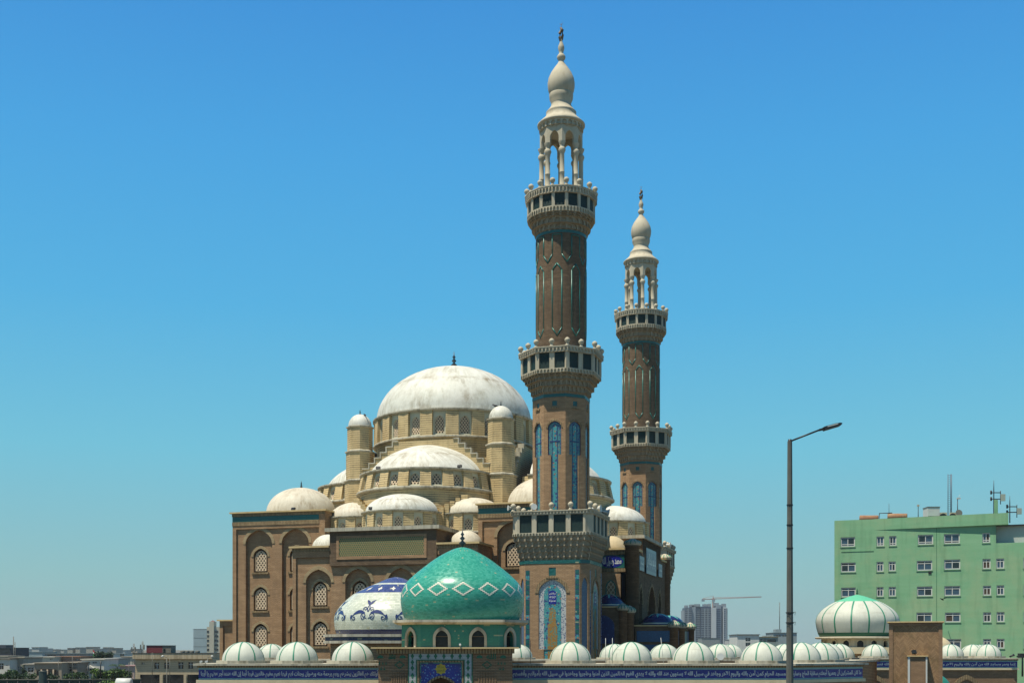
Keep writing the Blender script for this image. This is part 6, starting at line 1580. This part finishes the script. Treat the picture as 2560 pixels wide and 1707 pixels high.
small_lamp(417, 1643, 110, 407, 'thin street lamp before the beige block, arm to the left'); small_lamp(519, 1643, 115, 530, 'thin street lamp at the arcade corner, arm to the right')
thin(380.5, 1630, 1707, 112, .035, 'thin pole left of the street lamp at the beige block'); thin(424.5, 1643, 1707, 112, .035, 'thin pole right of the street lamp at the beige block')
p = at(107.5, 1675.5, 62); mb = MB(); mb.lathe([(.2, 0), (.2, p.z - .05), (.18, p.z), (.0, p.z)], 24, p.x, 62); o = mb.build('round_pillar', m_plain('dark_green_steel', (.02, .035, .03), .5)); tag(o, 'dark round steel pillar standing before the left fence', 'pillar'); mb = MB(); mb.lathe([(.205, p.z - .06), (.215, p.z - .04), (.205, p.z - .02)], 24, p.x, 62); mb.build('collar', GALV, o)
# green mesh fence
fe = empty('mesh_fence', 'dark green mesh sports fence along the lower left', 'fence', (at(-60, 0, 150).x, 150, 0), R(7)); FEN = m_plain('dark_green_mesh', (.01, .035, .025), .7, var=.3, sc=3)
zf = at(0, 1698, 150).z
for k in range(17): mb = MB(); mb.tube([(k * 1.25, 0, 0), (k * 1.25, 0, zf + .15)], .05, 6); mb.build('post', BLACK, fe)
for z, nm in ((zf, 'top_rail'), (zf * .5, 'middle_rail')): mb = MB(); mb.tube([(0, -.04, z), (20, -.04, z)], .045, 6); mb.build(nm, GALV, fe)
mb = MB(); mb.box(0, 20, .03, .06, .1, zf - .03); mb.build('mesh', FEN, fe)
# white tank on a stand
p = at(310, 1694, 120); o = empty('storage_tank', 'white horizontal storage tank at the lower left corner of the beige block', 'tank', (p.x, 120, 0)); mb = MB(); mb.tube([(-.8, 0, p.z - .55), (-.75, 0, p.z - .55), (-.7, 0, p.z - .55), (.68, 0, p.z - .55), (.76, 0, p.z - .55), (.8, 0, p.z - .55)], [.2, .45, .55, .55, .45, .2], 20); mb.build('shell', GREYW, o)
for x in (-.5, .5): mb = MB(); mb.box(x - .06, x + .06, -.45, .45, 0, p.z - 1.0); mb.build('stand', GALV, o)
# spotlight cluster on the left arcade corner
p = at(514, 1657, 60.9); mb = MB(); mb.tube([(p.x, p.y, 6.27), (p.x, p.y, 6.38)], .02, 5); mb.tube([(p.x - .2, p.y, 6.38), (p.x + .16, p.y, 6.38)], .02, 5); o = mb.build('spotlight_cluster', BLACK); tag(o, 'small cluster of spotlights on the left arcade corner', 'spotlights')
for dx in (-.17, .1): mb = MB(); mb.tube([(p.x + dx, p.y, 6.38), (p.x + dx - .06, p.y - .12, 6.36)], [.04, .07], 10); mb.build('spotlight', GREYW, o)

# ------------------------------------------------------------------ far right: towers, crane, blocks
TY = 1500.0; tk = TY / F
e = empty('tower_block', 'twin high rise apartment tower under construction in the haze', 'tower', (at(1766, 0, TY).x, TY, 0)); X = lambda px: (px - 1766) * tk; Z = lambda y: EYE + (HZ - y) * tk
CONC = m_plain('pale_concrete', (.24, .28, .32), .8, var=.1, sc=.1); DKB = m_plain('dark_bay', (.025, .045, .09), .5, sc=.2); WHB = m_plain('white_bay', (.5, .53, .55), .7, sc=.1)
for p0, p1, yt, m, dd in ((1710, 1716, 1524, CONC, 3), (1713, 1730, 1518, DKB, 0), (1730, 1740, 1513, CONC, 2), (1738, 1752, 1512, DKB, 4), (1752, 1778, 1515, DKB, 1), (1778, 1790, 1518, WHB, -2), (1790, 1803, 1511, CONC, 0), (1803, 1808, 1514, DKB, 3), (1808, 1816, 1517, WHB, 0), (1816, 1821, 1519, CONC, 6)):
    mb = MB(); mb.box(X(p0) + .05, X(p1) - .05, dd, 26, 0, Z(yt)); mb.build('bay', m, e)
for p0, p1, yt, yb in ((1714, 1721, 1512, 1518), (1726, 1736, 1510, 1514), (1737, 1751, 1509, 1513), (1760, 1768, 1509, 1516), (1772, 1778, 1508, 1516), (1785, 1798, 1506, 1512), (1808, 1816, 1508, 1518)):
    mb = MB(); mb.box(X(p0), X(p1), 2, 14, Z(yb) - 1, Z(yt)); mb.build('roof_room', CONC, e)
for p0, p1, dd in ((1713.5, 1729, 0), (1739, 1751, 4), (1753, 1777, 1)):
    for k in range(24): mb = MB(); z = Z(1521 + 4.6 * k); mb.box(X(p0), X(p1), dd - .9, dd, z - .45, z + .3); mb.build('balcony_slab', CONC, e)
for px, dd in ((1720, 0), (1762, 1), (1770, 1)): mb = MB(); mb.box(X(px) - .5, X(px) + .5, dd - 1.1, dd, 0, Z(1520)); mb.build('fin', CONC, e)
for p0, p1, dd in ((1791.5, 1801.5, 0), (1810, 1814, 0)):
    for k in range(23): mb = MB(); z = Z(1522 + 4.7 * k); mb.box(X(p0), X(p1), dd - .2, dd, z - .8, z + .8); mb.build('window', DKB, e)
e = empty('tower_crane', 'tower crane with long pale jib above the high rise', 'crane', (at(1783, 0, TY + 8).x, TY + 8, 0)); CR = m_plain('crane_red', (.3, .2, .18), .6); cz = Z(1496); tk2 = tk
mb = MB(); [mb.tube([(dx, dy, 0), (dx, dy, cz + 1.5)], .35, 4) for dx in (-1, 1) for dy in (-1, 1)]; [mb.tube([(-1, -1, cz - 3 * k), (1, -1, cz - 3 * k - 3)], .25, 4) for k in range(12)]; mb.build('mast', CR, e)
mb = MB(); L1 = (1904 - 1783) * tk2; za = Z(1491) - cz
for dy in (-.8, .8): mb.tube([(0, dy, cz), (L1, dy, Z(1491))], .3, 4)
mb.tube([(0, 0, cz + 1.6), (L1, 0, Z(1491) + .6)], .3, 4)
for k in range(30): t = k / 30; mb.tube([(L1 * t, -.8, cz + za * t), (L1 * (t + .017), 0, cz + za * t + 1.6 - t), (L1 * (t + .033), -.8, cz + za * t)], .14, 4)
mb.build('jib', CR, e)
mb = MB(); mb.tube([(0, 0, cz), (-(1783 - 1756) * tk2, 0, cz)], .6, 4); mb.tube([(0, 0, cz + 4), (-(1783 - 1756) * tk2, 0, cz + .5)], .2, 4); mb.tube([(0, 0, cz), (0, 0, cz + 4)], .4, 4); mb.build('counter_jib', CR, e)
mb = MB(); mb.box(-14.5, -11, -1.5, 1.5, cz - 3, cz); mb.build('counterweight', CONC, e); mb = MB(); mb.box(-1.2, 2, -2.8, -1, cz - 3, cz - .3); mb.build('cab', CONC, e)
house(1843, 1898, 1586, 330, 12, (.68, .69, .66), 'white apartment block behind the small striped domes', [(1864, 1876, 1593, 1602), (1864, 1876, 1605, 1614)], (.1, .1, .11), name='apartment_block', cat='building')
house(1896, 1945, 1592, 360, 12, (.28, .34, .33), 'grey green block with rooftop clutter left of the lamp post', [(1900, 1915, 1597, 1604), (1918, 1940, 1597, 1604)], (.3, .24, .12), name='block', cat='building', roofx=[(1912, 1920, 1588, 3, (.3, .35, .36)), (1926, 1932, 1587, 3, (.3, .35, .36))])
house(1933, 1992, 1581, 480, 14, (.3, .36, .38), 'stepped blue grey building with tall mast left of the lamp post', [(1940, 1952, 1586, 1590), (1956, 1966, 1586, 1590)], None, name='block', cat='building', roofx=[(1941, 1955, 1572, 5, (.3, .36, .38))])
thin(1949, 1505, 1575, 484, .16, 'tall thin mast on the stepped blue grey building', 'roof_mast', cat='mast')
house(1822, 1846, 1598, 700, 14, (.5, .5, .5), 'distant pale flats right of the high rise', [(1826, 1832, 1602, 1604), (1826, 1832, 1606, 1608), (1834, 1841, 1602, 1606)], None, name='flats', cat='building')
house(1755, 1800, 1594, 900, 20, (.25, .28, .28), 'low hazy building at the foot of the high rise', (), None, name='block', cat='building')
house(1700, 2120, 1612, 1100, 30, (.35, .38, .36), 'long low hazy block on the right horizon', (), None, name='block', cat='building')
rh = random.Random(11)
for k in range(16):
    x = -10 + k * 22 + rh.uniform(-6, 6); w = rh.uniform(10, 20); y = rh.uniform(1616.5, 1628); Y_ = rh.uniform(620, 1250); c = rh.choice([(.4, .38, .33), (.5, .5, .47), (.3, .32, .33), (.45, .38, .3)])
    house(x, x + w, y, Y_, 12, c, ('%s hazy building %s on the left skyline' % (['pale', 'white', 'grey', 'tan'][[(.4, .38, .33), (.5, .5, .47), (.3, .32, .33), (.45, .38, .3)].index(c)], ['far left', 'left of the warehouse', 'above the white house', 'above the balcony house', 'behind the warehouse left end', 'behind the warehouse right end', 'behind the depot left end', 'behind the depot middle', 'behind the depot right end', 'behind the terracotta house', 'left of the flag', 'just right of the flag', 'behind the round tree', 'right of the round tree', 'left of the telecom masts', 'behind the telecom masts'][k])), [(x + w * .2, x + w * .4, y + 2, y + 3.5), (x + w * .6, x + w * .8, y + 2, y + 3.5)], None, name='distant_building', cat='building')
# camera and dark fixture on the far right arcade end
o, a = thin(2556, 1640, 1690, 96, .08, 'dark bracket post at the right edge of the picture', 'bracket_post', BLACK, 'post')
mb = MB(); mb.box(a.x - .3, a.x + .5, 95.7, 96.2, a.z - .1, a.z + .25); mb.build('bracket_head', BLACK, o)
for px, lb in ((2527, 'small dark floodlight left on the far right arcade corner'), (2545, 'small dark floodlight right on the far right arcade corner')):
    p = at(px, 1645, 99.6); mb = MB(); mb.tube([(p.x, p.y, 6.27), (p.x, p.y, 6.4)], .02, 5); mb.tube([(p.x - .12, p.y, 6.38), (p.x + .25, p.y - .1, 6.55)], [.05, .1], 8); tag(mb.build('floodlight', BLACK), lb, 'floodlight', 'small floodlights')

# ------------------------------------------------------------------ dusty air
hz = bpy.data.materials.new('dusty_air'); hz.use_nodes = True; hn = hz.node_tree.nodes; hn.clear()
ho = hn.new('ShaderNodeOutputMaterial'); hv = hn.new('ShaderNodeVolumePrincipled'); hv.inputs['Color'].default_value = (.78, .88, .95, 1); hv.inputs['Density'].default_value = 0.00010; hv.inputs['Anisotropy'].default_value = 0.2
hz.node_tree.links.new(hv.outputs[0], ho.inputs['Volume'])
mb = MB(); mb.box(-1500, 1500, -320, 2600, -1.5, 72); mb.build('haze', hz, kind='stuff')
